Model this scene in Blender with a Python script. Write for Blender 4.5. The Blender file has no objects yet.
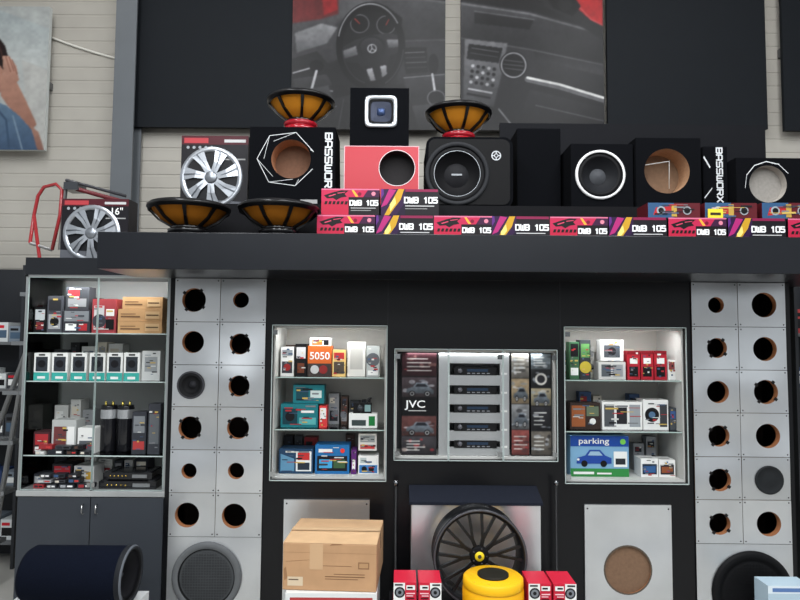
import bpy, math, random
import numpy as np
from mathutils import Vector, Matrix
random.seed(7)
scene=bpy.context.scene
COL=scene.collection
# ---------------- camera ----------------
F=620.0
CAMLOC=Vector((0,0,1.6))
R=Matrix.Rotation(math.radians(90+3.4),3,'X')@Matrix.Rotation(math.radians(0.45),3,'Z')
cd=bpy.data.cameras.new('camera'); cd.sensor_width=36; cd.lens=F*36/800
cam=bpy.data.objects.new('camera',cd); COL.objects.link(cam)
cam.matrix_world=Matrix.Translation(CAMLOC)@R.to_4x4()
scene.camera=cam
def P(u,v,Y):
    r=R@Vector(((u-400)/F,(300-v)/F,-1)); t=Y/r.y
    return CAMLOC.x+t*r.x, CAMLOC.z+t*r.z
def PX(u,Y,v=337): return P(u,v,Y)[0]
def PZ(v,Y,u=400): return P(u,v,Y)[1]
# ---------------- colours / materials ----------------
def lin(c):
    o=[]
    for x in c[:3]:
        x=x/255.0
        o.append(x/12.92 if x<=0.04045 else ((x+0.055)/1.055)**2.4)
    return (o[0],o[1],o[2],1.0)
MATS={}
def getmat(k):
    if k in MATS: return MATS[k]
    m=bpy.data.materials.new(k+'_material'); m.use_nodes=True
    nt=m.node_tree; N=nt.nodes; L=nt.links
    bs=N['Principled BSDF']
    at=N.new('ShaderNodeAttribute'); at.attribute_name='Col'
    tc=N.new('ShaderNodeTexCoord')
    spec={'matte':(.7,0,.04,8),'print':(.42,0,.02,10),'gloss':(.15,0,.0,5),'carpet':(1,0,.35,260),'metal':(.3,.85,.05,6),
          'chrome':(.15,1,0,3),'mdf':(.8,0,.12,60),'card':(.85,0,.10,9),'paint':(.5,0,.05,4),'rubber':(.6,0,.05,30),'wallp':(.75,0,.1,2.5),'floorp':(.35,0,.08,4),
          'dark':(.3,0,.10,5),'silver':(.32,.75,.05,5),'satin':(.28,0,.0,5)}[k] if k!='glass' else None
    if k=='glass':
        N.remove(bs)
        out=[n for n in N if n.type=='OUTPUT_MATERIAL'][0]
        tr=N.new('ShaderNodeBsdfTransparent'); tr.inputs[0].default_value=(.93,.96,.95,1)
        gl=N.new('ShaderNodeBsdfGlossy'); gl.inputs['Roughness'].default_value=.02
        fr=N.new('ShaderNodeFresnel'); fr.inputs[0].default_value=1.45
        mx=N.new('ShaderNodeMixShader'); L.new(fr.outputs[0],mx.inputs[0]); L.new(tr.outputs[0],mx.inputs[1]); L.new(gl.outputs[0],mx.inputs[2])
        L.new(mx.outputs[0],out.inputs[0]); MATS[k]=m; return m
    rough,met,amt,scale=spec
    bs.inputs['Roughness'].default_value=rough; bs.inputs['Metallic'].default_value=met
    nz=N.new('ShaderNodeTexNoise'); nz.inputs['Scale'].default_value=scale; nz.inputs['Detail'].default_value=3
    mp=N.new('ShaderNodeMapping'); L.new(tc.outputs['Object'],mp.inputs[0]); L.new(mp.outputs[0],nz.inputs['Vector'])
    mr=N.new('ShaderNodeMapRange'); mr.inputs['From Min'].default_value=.25; mr.inputs['From Max'].default_value=.75
    mr.inputs['To Min'].default_value=1-amt; mr.inputs['To Max'].default_value=1+amt
    L.new(nz.outputs['Fac'],mr.inputs['Value'])
    mu=N.new('ShaderNodeVectorMath'); mu.operation='SCALE'
    L.new(at.outputs['Color'],mu.inputs[0]); L.new(mr.outputs[0],mu.inputs['Scale']); L.new(mu.outputs[0],bs.inputs['Base Color'])
    if k in('carpet','mdf','card'):
        bp=N.new('ShaderNodeBump'); bp.inputs['Strength'].default_value=.25; bp.inputs['Distance'].default_value=.003
        L.new(nz.outputs['Fac'],bp.inputs['Height']); L.new(bp.outputs[0],bs.inputs['Normal'])
    if k=='metal':
        n2=N.new('ShaderNodeTexNoise'); n2.inputs['Scale'].default_value=1; mp2=N.new('ShaderNodeMapping'); mp2.inputs['Scale'].default_value=(8,8,500)
        L.new(tc.outputs['Object'],mp2.inputs[0]); L.new(mp2.outputs[0],n2.inputs['Vector'])
        bp=N.new('ShaderNodeBump'); bp.inputs['Strength'].default_value=.14; bp.inputs['Distance'].default_value=.002
        L.new(n2.outputs['Fac'],bp.inputs['Height'])
        n3=N.new('ShaderNodeTexNoise'); n3.inputs['Scale'].default_value=2.6; n3.inputs['Detail'].default_value=0; L.new(tc.outputs['Object'],n3.inputs['Vector'])
        b3=N.new('ShaderNodeBump'); b3.inputs['Strength'].default_value=.8; b3.inputs['Distance'].default_value=.08
        L.new(n3.outputs['Fac'],b3.inputs['Height']); L.new(bp.outputs[0],b3.inputs['Normal']); L.new(b3.outputs[0],bs.inputs['Normal'])
    sp={'carpet':.05,'rubber':.15,'matte':.12,'dark':.3,'print':.22,'paint':.3,'wallp':.2,'satin':.35}.get(k)
    if sp is not None: bs.inputs['Specular IOR Level'].default_value=sp
    MATS[k]=m; return m
# ---------------- text ----------------
TX={}
def textgeo(s):
    if s in TX: return TX[s]
    c=bpy.data.curves.new('t','FONT'); c.body=s; c.size=1; c.offset=.012; c.align_x='CENTER'; c.align_y='CENTER'; c.resolution_u=3
    o=bpy.data.objects.new('t',c); COL.objects.link(o)
    dg=bpy.context.evaluated_depsgraph_get(); dg.update()
    me=bpy.data.meshes.new_from_object(o.evaluated_get(dg))
    vs=[(v.co.x,v.co.y) for v in me.vertices]; fs=[tuple(p.vertices) for p in me.polygons]
    bpy.data.objects.remove(o); bpy.data.curves.remove(c); bpy.data.meshes.remove(me)
    TX[s]=(vs,fs); return TX[s]
LET={'B':[[(0,0),(0,1),(.85,1),(1,.88),(1,.62),(.85,.5),(0,.5)],[(.85,.5),(1,.38),(1,.12),(.85,0),(0,0)]],
'A':[[(0,0),(0,.82),(.18,1),(.82,1),(1,.82),(1,0)],[(0,.38),(1,.38)]],
'S':[[(1,1),(.12,1),(0,.88),(0,.62),(.12,.5),(.88,.5),(1,.38),(1,.12),(.88,0),(0,0)]],
'W':[[(0,1),(0,.12),(.12,0),(.88,0),(1,.12),(1,1)],[(.5,0),(.5,.8)]],
'O':[[(.12,0),(0,.12),(0,.88),(.12,1),(.88,1),(1,.88),(1,.12),(.88,0),(.12,0)]],
'R':[[(0,0),(0,1),(.88,1),(1,.88),(1,.6),(.88,.48),(0,.48)],[(.5,.48),(1,0)]],
'X':[[(0,0),(1,1)],[(0,1),(1,0)]],'D':[[(0,0),(0,1),(.82,1),(1,.82),(1,.18),(.82,0),(0,0)]],
'1':[[(.2,.8),(.55,1),(.55,0)]],'5':[[(1,1),(0,1),(0,.56),(.88,.56),(1,.44),(1,.12),(.88,0),(0,0)]]}
LET['0']=LET['O']
# ---------------- mesh builder ----------------
class MB:
    def __init__(s): s.v=[];s.f=[];s.m=[];s.c=[];s.s=[];s.T=None;s.keys=[]
    def add(s,vs,fs,col,mat='matte',smooth=False,cols=None):
        b=len(s.v)
        if s.T is not None: vs=[tuple(s.T@Vector(v)) for v in vs]
        s.v+=list(vs)
        if mat not in s.keys: s.keys.append(mat)
        mi=s.keys.index(mat)
        for i,f in enumerate(fs):
            s.f.append(tuple(b+j for j in f)); s.m.append(mi); s.c.append(lin(cols[i] if cols else col)); s.s.append(smooth)
        return s
    def box(s,x0,x1,y0,y1,z0,z1,col,mat='matte'):
        vs=[(x,y,z) for z in(z0,z1) for y in(y0,y1) for x in(x0,x1)]
        return s.add(vs,[(0,1,5,4),(1,3,7,5),(3,2,6,7),(2,0,4,6),(4,5,7,6),(0,2,3,1)],col,mat)
    def rect(s,x0,x1,z0,z1,y,col,mat='print'):
        return s.add([(x0,y,z0),(x1,y,z0),(x1,y,z1),(x0,y,z1)],[(0,1,2,3)],col,mat)
    def poly(s,pts,y,col,mat='print'):
        return s.add([(p[0],y,p[1]) for p in pts],[tuple(range(len(pts)))],col,mat)
    def disc(s,cx,cz,r,y,col,mat='print',n=28,rz=None):
        rz=rz or r
        return s.poly([(cx+r*math.cos(2*math.pi*i/n),cz+rz*math.sin(2*math.pi*i/n)) for i in range(n)],y,col,mat)
    def ring(s,cx,cz,r0,r1,y,col,mat='print',n=36,a0=0,a1=2*math.pi,k=1.0):
        vs=[];fs=[]
        for i in range(n+1):
            a=a0+(a1-a0)*i/n
            for r in(r0,r1): vs.append((cx+r*math.cos(a),y,cz+k*r*math.sin(a)))
        for i in range(n): fs.append((2*i,2*i+1,2*i+3,2*i+2))
        return s.add(vs,fs,col,mat)
    def lathe(s,prof,c,axis,col,mat='matte',n=36,cols=None,smooth=True,sq=0):
        vs=[];fs=[];fc=[]
        for (r,h) in prof:
            for i in range(n):
                a=2*math.pi*(i+.5)/n
                if sq:
                    ca0,sa0=math.cos(a),math.sin(a); q=(abs(ca0)**sq+abs(sa0)**sq)**(-1.0/sq); ca,sa=r*q*ca0,r*q*sa0
                else: ca,sa=r*math.cos(a),r*math.sin(a)
                if axis=='y': vs.append((c[0]+ca,c[1]+h,c[2]+sa))
                elif axis=='z': vs.append((c[0]+ca,c[1]+sa,c[2]+h))
                else: vs.append((c[0]+h,c[1]+ca,c[2]+sa))
        for j in range(len(prof)-1):
            for i in range(n):
                k=(i+1)%n
                fs.append((j*n+i,j*n+k,(j+1)*n+k,(j+1)*n+i)); fc.append(cols[j] if cols else col)
        return s.add(vs,fs,col,mat,smooth,fc)
    def tube(s,path,r,col,mat='paint',n=10,cap=True):
        path=[Vector(p) for p in path]; vs=[];fs=[]
        for i,p in enumerate(path):
            d=(path[min(i+1,len(path)-1)]-path[max(i-1,0)]).normalized()
            a=d.cross(Vector((.3,.9,.2)))
            if a.length<.1: a=d.cross(Vector((1,0,0)))
            a.normalize(); b=d.cross(a)
            for k in range(n):
                t=2*math.pi*k/n; vs.append(tuple(p+r*(math.cos(t)*a+math.sin(t)*b)))
        for i in range(len(path)-1):
            for k in range(n):
                q=(k+1)%n; fs.append((i*n+k,i*n+q,(i+1)*n+q,(i+1)*n+k))
        if cap: fs.append(tuple(range(n))); fs.append(tuple((len(path)-1)*n+k for k in range(n)))
        return s.add(vs,fs,col,mat,True)
    def text(s,t,x,z,y,size,col,mat='print',rot=0,sx=1):
        vs,fs=textgeo(t); c,sn=math.cos(rot),math.sin(rot)
        return s.add([(x+size*(c*a*sx-sn*b),y,z+size*(sn*a*sx+c*b)) for a,b in vs],fs,col,mat)
    def tech(s,t,x,z,y,hgt,width,col,rot=0,lw=.17):
        n=len(t); adv=width/(n-.25); cwid=adv*.74; c,sn=math.cos(rot),math.sin(rot); l=lw*hgt; yy=y
        for i,ch in enumerate(t):
            if ch==' ': continue
            for st in LET[ch]:
                pts=[(-width/2+i*adv+p[0]*cwid,(p[1]-.5)*(hgt-l)) for p in st]
                for a,b in zip(pts[:-1],pts[1:]):
                    dx,dz=b[0]-a[0],b[1]-a[1]; L=math.hypot(dx,dz); ux,uz=dx/L*l*.4,dz/L*l*.4; nx,nz=-dz/L*l/2,dx/L*l/2
                    q=[(a[0]-ux+nx,a[1]-uz+nz),(b[0]+ux+nx,b[1]+uz+nz),(b[0]+ux-nx,b[1]+uz-nz),(a[0]-ux-nx,a[1]-uz-nz)]
                    yy-=.000004
                    s.poly([(x+c*p[0]-sn*p[1],z+sn*p[0]+c*p[1]) for p in q],yy,col)
        return s
    def outline(s,cx,cz,x0,x1,z0,z1,corner,n=48):
        mx,mz=(x0+x1)/2,(z0+z1)/2; hx,hz=(x1-x0)/2,(z1-z0)/2
        ang=[2*math.pi*i/n for i in range(n)]
        if corner==0: ang+= [math.atan2(z-cz,x-cx)%(2*math.pi) for x in(x0,x1) for z in(z0,z1)]
        else:
            for x,sx in((x0,1),(x1,-1)):
                for z,sz in((z0,1),(z1,-1)):
                    for q in range(5):
                        t=q/4*math.pi/2
                        px=x+sx*corner*(1-math.cos(t)); pz=z+sz*corner*(1-math.sin(t)); ang.append(math.atan2(pz-cz,px-cx)%(2*math.pi))
        ang=sorted(set(round(a,5) for a in ang)); pts=[]
        def sd(x,z):
            qx=abs(x-mx)-hx+corner; qz=abs(z-mz)-hz+corner
            return math.hypot(max(qx,0),max(qz,0))+min(max(qx,qz),0)-corner
        for a in ang:
            lo,hi=0,4.0
            for _ in range(34):
                m=(lo+hi)/2
                if sd(cx+m*math.cos(a),cz+m*math.sin(a))<0: lo=m
                else: hi=m
            pts.append((cx+lo*math.cos(a),cz+lo*math.sin(a)))
        return ang,pts
    def plate(s,cx,cz,r,x0,x1,z0,z1,y,th,col,mat='metal',corner=0,rimcol=None,rimmat='mdf',rimd=.03,back=None,closed=False):
        ang,o=s.outline(cx,cz,x0,x1,z0,z1,corner); n=len(ang)
        i_=[(cx+r*math.cos(a),cz+r*math.sin(a)) for a in ang]
        vs=[(p[0],y,p[1]) for p in o]+[(p[0],y,p[1]) for p in i_]+[(p[0],y+th,p[1]) for p in o]
        fs=[]
        for k in range(n):
            q=(k+1)%n
            fs.append((k,q,n+q,n+k)); fs.append((k,2*n+k,2*n+q,q))
        s.add(vs,fs,col,mat)
        if closed: s.poly([(p[0],p[1]) for p in o],y+th,col,mat)
        vs=[(p[0],y,p[1]) for p in i_]+[(p[0],y+rimd,p[1]) for p in i_]
        s.add(vs,[(k,(k+1)%n,n+(k+1)%n,n+k) for k in range(n)],rimcol or col,rimmat if rimcol else mat)
        if back: s.poly([(p[0],p[1]) for p in i_],y+rimd,back,'mdf')
        return s
    def build(s,name,parent=None,loc=(0,0,0),rot=(0,0,0),label=None,cat=None,group=None,bevel=0,kind=None):
        me=bpy.data.meshes.new(name); me.from_pydata(s.v,[],s.f)
        for k in s.keys: me.materials.append(getmat(k))
        ca=me.color_attributes.new('Col','FLOAT_COLOR','CORNER'); arr=[]
        for i,p in enumerate(me.polygons):
            p.material_index=s.m[i]; p.use_smooth=s.s[i]
            arr+=list(s.c[i])*p.loop_total
        ca.data.foreach_set('color',arr); me.update()
        o=bpy.data.objects.new(name,me); COL.objects.link(o); o.location=loc; o.rotation_euler=rot
        if parent: o.parent=parent
        if label: o['label']=label
        if cat: o['category']=cat
        if group: o['group']=group
        if kind: o['kind']=kind
        if bevel:
            b=o.modifiers.new('Bevel','BEVEL'); b.width=bevel; b.segments=2; b.limit_method='ANGLE'
        return o
def E(name,loc,label,cat,rot=(0,0,0),group=None):
    o=bpy.data.objects.new(name,None); o.empty_display_size=.05; COL.objects.link(o)
    o.location=loc; o.rotation_euler=rot; o['label']=label; o['category']=cat
    if group: o['group']=group
    return o
def copy_thing(src,loc,rot=None,label=None):
    kids=list(src.children)
    n=src.copy(); COL.objects.link(n); n.location=loc
    if rot is not None: n.rotation_euler=rot
    if label: n['label']=label
    for k in kids:
        c=k.copy(); COL.objects.link(c); c.parent=n
        for kk in k.children:
            d=kk.copy(); COL.objects.link(d); d.parent=c
    return n
# -------- painted print on a fine grid mesh --------
def paint(w,h,shapes,bg,res,u0=0,v0=0,vary=.0,seed=1,gain=1.0,contrast=1.0):
    nx=int(w/res)+1; ny=int(h/res)+1
    U,V=np.meshgrid(u0+np.arange(nx)*res,v0+np.arange(ny)*res)
    img=np.zeros((ny,nx,3))+np.array(bg,float)
    rg=np.random.RandomState(seed)
    def bl(a,k=1):
        for _ in range(k):
            a=np.pad(a,1,mode='edge'); a=(a[:-2,1:-1]+a[2:,1:-1]+a[1:-1,:-2]+a[1:-1,2:]+2*a[1:-1,1:-1])/6
        return a
    for sh in shapes:
        k=sh[0]
        if k=='blur':
            img=np.stack([bl(img[...,i],sh[1]) for i in range(3)],-1); continue
        if k=='p':
            pts=sh[1]; m=np.zeros(U.shape,bool)
            for (x1,y1),(x2,y2) in zip(pts,pts[1:]+pts[:1]):
                if y1==y2: continue
                c=((y1>V)!=(y2>V))&(U<(x2-x1)*(V-y1)/(y2-y1)+x1); m^=c
            m=bl(m.astype(float),1)
        elif k=='e':
            cx,cy,rx,ry=sh[1]; d=(np.sqrt(((U-cx)/rx)**2+((V-cy)/ry)**2)-1)*min(rx,ry); m=np.clip(.5-d/res,0,1)
        elif k=='o':
            cx,cy,rx,ry,wd=sh[1][:5]; q=np.sqrt(((U-cx)/rx)**2+((V-cy)/ry)**2); d=abs((q-1)*min(rx,ry)+wd/2)-wd/2; m=np.clip(.5-d/res,0,1)
            if len(sh[1])>5:
                a=np.arctan2(V-cy,U-cx)%(2*math.pi); m=m*((a>sh[1][5])&(a<sh[1][6]))
        else:
            pts=sh[1]; m=np.zeros(U.shape)
            for a,b in zip(pts[:-1],pts[1:]):
                dx,dy=b[0]-a[0],b[1]-a[1]; t=np.clip(((U-a[0])*dx+(V-a[1])*dy)/(dx*dx+dy*dy+1e-9),0,1)
                d=np.hypot(U-a[0]-t*dx,V-a[1]-t*dy)-sh[3]/2; m=np.maximum(m,np.clip(.5-d/res,0,1))
        c1=np.array(sh[2],float)
        ex=sh[3] if (k!='l' and len(sh)>3) else None
        if ex is not None:
            yy=V[m>.3]
            if len(yy): t=np.clip((V-yy.min())/(yy.max()-yy.min()+1e-6),0,1)[...,None]
            else: t=0
            cc=c1*(1-t)+np.array(ex,float)*t
        else: cc=c1
        img=img*(1-m[...,None])+cc*m[...,None]
    if vary:
        nzs=0
        for s_ in(22,9,4):
            g=rg.rand(ny//s_+3,nx//s_+3); yi=np.arange(ny)/s_; xi=np.arange(nx)/s_
            y0=yi.astype(int);x0=xi.astype(int);fy=(yi-y0)[:,None];fx=(xi-x0)[None]
            nzs=nzs+((g[y0][:,x0]*(1-fx)+g[y0][:,x0+1]*fx)*(1-fy)+(g[y0+1][:,x0]*(1-fx)+g[y0+1][:,x0+1]*fx)*fy-.5)
        img*=(1+vary*nzs)[...,None]
    img=255*np.clip(img/255,0,1)**contrast
    return np.clip(img*gain,0,255)
def gridprint(name,parent,x0,x1,z0,z1,y,img):
    ny,nx=img.shape[:2]
    X,Z=np.meshgrid(np.linspace(x0,x1,nx),np.linspace(z1,z0,ny))
    co=np.stack([X,np.full(X.shape,y),Z],-1).reshape(-1,3)
    idx=np.arange(nx*ny).reshape(ny,nx)
    f=np.stack([idx[1:,:-1],idx[1:,1:],idx[:-1,1:],idx[:-1,:-1]],-1).reshape(-1,4)
    me=bpy.data.meshes.new(name); me.from_pydata(co.tolist(),[],f.tolist())
    c=img/255.0; c=np.where(c<=.04045,c/12.92,((c+.055)/1.055)**2.4); c=np.concatenate([c,np.ones(c.shape[:2]+(1,))],-1)
    ca=me.color_attributes.new('Col','FLOAT_COLOR','POINT'); ca.data.foreach_set('color',c.reshape(-1).astype(np.float32))
    me.materials.append(getmat('print'))
    o=bpy.data.objects.new(name,me); COL.objects.link(o); o.parent=parent
    return o
BLK=(12,12,15); CARP=(13,14,17)
# ================= ROOM =================
WY=4.7
mb=MB()
mb.box(-5,5,-1.5,WY+.1,-.1,0,(176,174,168),'floorp'); mb.build('floor',kind='structure',label='light grey shop floor')
mb=MB(); vs=[];fs=[];z=0;prof=[]
while z<5:
    prof+= [(WY,z),(WY,z+.088),(WY+.004,z+.092),(WY+.004,z+.1)]; z+=.105
for y,z in prof: vs+=[(-5,y,z),(5,y,z)]
for i in range(len(prof)-1): fs.append((2*i,2*i+1,2*i+3,2*i+2))
mb.add(vs,fs,(166,162,154),'wallp'); mb.box(-5,5,WY+.03,WY+.1,0,5,(150,150,145),'wallp')
mb.build('wall_back',kind='structure',label='off-white ribbed metal cladding wall')
mb=MB(); mb.box(-5,5,-1.5,WY+.1,5,5.05,(150,150,148),'wallp'); mb.build('ceiling',kind='structure')
x0=PX(113,4.5,100); x1=PX(134,4.5,100)
mb=MB(); c=(92,96,100); mb.box(x0,x1,4.5,4.515,0,4.9,c,'paint'); mb.box((x0+x1)/2-.01,(x0+x1)/2+.01,4.515,4.64,0,4.9,c,'paint'); mb.box(x0,x1,4.64,4.655,0,4.9,c,'paint')
mb.build('trim_1',kind='structure',label='grey painted steel column against the wall')
mb=MB(); pts=[]
for i in range(9):
    t=i/8; u=-20+t*150; v=4+t*58+math.sin(t*3.1)*6
    x,z=P(u,v,4.69); pts.append((x,4.69,z))
mb.tube(pts,.009,(205,203,195)); mb.build('wall_cable',label='white cable clipped diagonally across the wall',cat='cable')
def banner(u0,u1,v0,v1,col,label):
    x0,z1=P(u0,v0,4.6); x1,z0=P(u1,v1,4.6)
    mb=MB(); mb.box(0,x1-x0,0,.03,0,z1-z0,col,'matte'); mb.box(.02,x1-x0-.02,.03,.098,(z1-z0)*.45,(z1-z0)*.5,(90,90,90),'paint')
    return mb.build('wall_banner',loc=(x0,4.6,z0),label=label,cat='wall panel')
for a in((137,294,-40,128),(606,768,-40,129),(780,850,-40,131)):
    banner(*a,(23,26,30),'large flat black panel mounted on the wall').__setitem__('group','black wall panels')
PY=4.59
def poster(u0,u1,v0,v1,shapes,name,label,bg,Y=PY,res=.8,vary=.2,gain=1.0,contrast=1.0):
    x0,z1=P(u0,v0,Y); x1,z0=P(u1,v1,Y)
    e=E(name,(x0,Y,z0),label,'poster')
    mb=MB(); mb.box(0,x1-x0,.002,.035,0,z1-z0,bg,'print'); mb.box(.02,x1-x0-.02,.035,WY-Y-.0005,(z1-z0)*.45,(z1-z0)*.5,(90,90,90),'paint'); mb.build('backing_board',e)
    gridprint('printed_sheet',e,0,x1-x0,0,z1-z0,.0,paint(u1-u0,v1-v0,shapes,bg,res,u0,v0,vary,gain=gain,contrast=contrast))
    return e
G=lambda a:(a,a,a+3)
def rotsh(shapes,deg,cx,cy,kx=1.0):
    c,s=math.cos(math.radians(deg)),math.sin(math.radians(deg)); o=[]
    f=lambda p:(cx+kx*(c*(p[0]-cx)-s*(p[1]-cy)),cy+s*(p[0]-cx)+c*(p[1]-cy))
    for sh in shapes:
        if sh[0] in('p','l'): o.append((sh[0],[f(p) for p in sh[1]])+tuple(sh[2:]))
        else: 
            q=f(sh[1][:2]); o.append((sh[0],(q[0],q[1])+tuple(sh[1][2:]))+tuple(sh[2:]))
    return o
SA=[('p',[(293,-40),(604,-40),(604,14),(520,-6),(400,-14),(293,14)],G(104),G(66)),
 ('p',[(293,10),(330,0),(400,-14),(400,10),(340,60),(293,80)],G(112),G(48)),
 ('p',[(336,24),(372,0),(400,-4),(460,2),(530,12),(604,32),(604,64),(530,50),(460,38),(404,40),(350,66)],G(84),G(26)),
 ('blur',4),
 ('l',[(385,-2),(420,-2),(460,4),(530,14),(604,34)],G(150),1.3),
 ('p',[(400,42),(460,40),(530,50),(604,64),(604,104),(540,86),(505,131),(410,131),(396,90)],G(58),G(30)),
 ('blur',2),
 ('l',[(404,41),(460,39),(530,50),(604,65)],G(106),1.2)]
S1=SA+[
 ('p',[(293,-40),(337,-40),(339,14),(320,20),(293,24)],(96,34,38),(120,44,46)),('blur',2),
 ('p',[(322,-8),(336,-8),(338,10),(324,16)],(160,36,42)),
 ('p',[(296,34),(322,24),(338,28),(328,44),(298,54)],G(160),G(100)),('blur',1),
 ('p',[(293,60),(318,52),(336,72),(332,112),(293,120)],G(38),G(24)),
 ('p',[(328,86),(404,84),(420,131),(300,131)],G(28),G(16)),
 ('p',[(334,100),(372,90),(398,98),(410,131),(326,131)],G(50),G(24)),('l',[(345,100),(340,131)],G(70),1),('l',[(388,97),(398,131)],G(66),1),
 ('p',[(402,48),(426,47),(428,72),(406,74)],G(16)),('l',[(405,53),(424,52)],G(120),1.1),('l',[(406,58),(425,57)],G(70),1.1),('l',[(406,63),(426,62)],G(100),1.1),('l',[(407,68),(426,67)],G(60),1.1),
 ('p',[(404,78),(446,74),(446,96),(408,98)],G(70),G(36)),('l',[(404,78),(446,74)],G(130),1),
 ('l',[(295,74),(322,66)],G(170),1.6),('p',[(295,80),(328,75),(334,86),(298,95)],G(70),G(30)),
 ('e',(370,44,30,38),G(22)),
 ('p',[(346,16),(358,6),(386,6),(402,18),(400,38),(348,38)],G(12),G(28)),('e',(360,24,9,9),G(8)),('e',(386,25,9,9),G(8)),('o',(360,24,9.5,9.5,1),G(130)),('o',(386,25,9.5,9.5,1),G(130)),('l',[(360,24),(355,19)],(190,70,60),1),('l',[(386,25),(389,19)],(190,70,60),1)]+rotsh([
 ('p',[(341,42),(356,37),(366,36),(378,36),(390,37),(404,43),(404,57),(388,60),(383,70),(382,86),(362,86),(361,70),(355,60),(341,56)],G(56),G(18)),
 ('p',[(342,45),(357,43),(357,52),(343,53)],G(150),G(80)),('p',[(402,46),(388,43),(388,52),(402,54)],G(150),G(80)),
 ('p',[(362,68),(368,68),(369,86),(364,86)],G(180),G(90)),('p',[(376,68),(382,68),(380,86),(375,86)],G(180),G(90)),
 ('e',(372,49,14,13),G(36)),('e',(372,47,11,9),G(64),G(32)),('o',(372,49,4.6,4.6,1),G(200)),('l',[(372,45),(372,49),(369,52)],G(190),.9),('l',[(372,49),(375,52)],G(190),.9)],-13,372,47)+[
 ('o',(371,46,34,44,6.5),G(7)),('o',(370.5,45.5,32.5,42.5,1.3,3.4,5.6),G(160)),('o',(371,46,33,43,1.1,.1,1.2),G(70)),('o',(371,46,28.5,38.5,1,1.7,3.0),G(60)),
 ('e',(318,67,7,6),G(12)),('l',[(318,72),(313,92)],G(190),2.6),('l',[(322,90),(334,92)],G(140),1.6),('p',[(302,92),(330,86),(336,104),(304,108)],G(80),G(36)),
 ('e',(433,64,5,10),G(10)),('l',[(432,74),(435,94)],G(200),2.2),('e',(436,98,8,7),G(14)),('o',(436,98,9,8,1),G(130)),('p',[(412,106),(446,102),(446,131),(420,131)],G(72),G(30)),
 ('p',[(293,108),(340,104),(330,131),(293,131)],G(36),G(20)),('l',[(293,113),(338,107)],G(110),1.2),('blur',1)]
poster(293.5,445,-30,130,S1,'car_poster','printed poster sheet of car steering wheel and dashboard',G(32),vary=.12,gain=.84,contrast=1.25,res=.7)['group']='car interior poster sheets'
S2=SA+[
 ('p',[(533,-40),(604,-40),(604,40),(594,34),(572,20),(545,6)],G(60),G(36)),
 ('p',[(560,-40),(604,-40),(604,26),(592,20),(576,6)],(150,24,30),(194,44,48)),('l',[(578,4),(592,19),(604,25)],(220,120,120),1),
 ('p',[(544,-10),(570,-10),(582,6),(574,16),(554,8)],G(14)),('e',(566,4,7,7),G(34)),
 ('p',[(475,12),(535,20),(530,30),(475,24)],G(46),G(24)),('l',[(475,12),(535,20)],G(120),1),
 ('p',[(465,40),(508,44),(503,72),(494,108),(463,102)],G(130),G(70)),('blur',1),
 ('p',[(469,45),(503,49),(499,64),(467,60)],G(12),G(30)),('l',[(472,49),(499,53)],G(110),1),('l',[(471,54),(498,58)],G(80),1)]
for j in range(4):
    for i in range(5):
        S2.append(('e',(473+i*5.4-j*.6,67+j*5.4+i*.8,1.7,1.6),G(20 if (i+j)%3 else 180)))
S2+=[('l',[(469,90),(492,94)],G(190),1.6),('l',[(468,95),(490,99)],G(26),2),
 ('e',(514,66,14,14),G(20)),('o',(514,66,13,13,1.6),G(160)),('e',(514,66,10.5,10.5),G(8)),('l',[(505,61),(523,63)],G(100),1),('l',[(504,65),(524,67)],G(100),1),('l',[(505,69),(523,71)],G(100),1),
 ('p',[(534,52),(604,66),(604,76),(536,60)],G(36),G(74)),
 ('l',[(528,80),(560,87),(604,100)],G(110),6),('l',[(528,78.5),(560,85),(604,98)],(226,226,224),2.4),('p',[(530,90),(604,108),(604,131),(516,131)],G(54),G(22)),
 ('l',[(536,106),(604,121)],G(96),1.2),('p',[(461,104),(495,110),(520,131),(461,131)],G(24),G(40)),('e',(481,116,10,6),G(110)),('e',(481,117,8,4.5),G(16)),('l',[(499,110),(512,126)],G(140),1.6),('blur',1)]
poster(461,604.5,-30,131,S2,'car_poster','printed poster sheet of car centre console and dashboard',G(34),vary=.12,gain=.84,contrast=1.25,res=.7)['group']='car interior poster sheets'
S3=[('p',[(-40,-5),(48,30),(48,70),(20,60),(-40,60)],(176,186,188),(196,200,198)),('p',[(20,60),(48,72),(48,150),(30,150)],(188,188,184)),
 ('p',[(-40,8),(-8,30),(4,46),(8,60),(8,72),(-2,74),(-40,60)],(36,24,24)),('l',[(-30,20),(-2,44),(4,64)],(70,46,40),1.5),('l',[(-32,30),(-8,48),(-2,66)],(60,40,36),1.2),
 ('p',[(-40,66),(-4,62),(4,70),(2,92),(-8,104),(-40,98)],(196,148,126),(160,110,96)),
 ('p',[(0,74),(14,78),(24,98),(36,124),(30,132),(16,116),(2,96)],(190,142,122),(156,110,94)),
 ('p',[(2,56),(8,56),(15,66),(18,80),(12,86),(4,80)],(202,156,136),(180,132,114)),('l',[(5,57),(10,72)],(146,98,84),.9),('l',[(8,57),(13,71)],(146,98,84),.9),('l',[(11,60),(16,74)],(146,98,84),.9),
 ('l',[(-6,80),(-1,80)],(60,36,34),1.4),('l',[(-6,94),(-2,94)],(150,70,66),1.4),
 ('p',[(-40,98),(-6,100),(8,106),(20,116),(32,130),(40,151),(-40,151)],(104,130,154),(66,88,116)),
 ('l',[(-5,104),(8,120),(12,150)],(60,82,108),2),('l',[(14,116),(24,150)],(130,152,172),1.2),('p',[(30,124),(38,132),(44,151),(38,151)],(176,130,112),(140,100,88)),('blur',1)]
poster(-32,44,6,150,S3,'wall_poster','pale poster of a person in a blue shirt raising one hand',(186,190,188),Y=4.58,vary=.08,gain=.84,res=.7)
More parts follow.
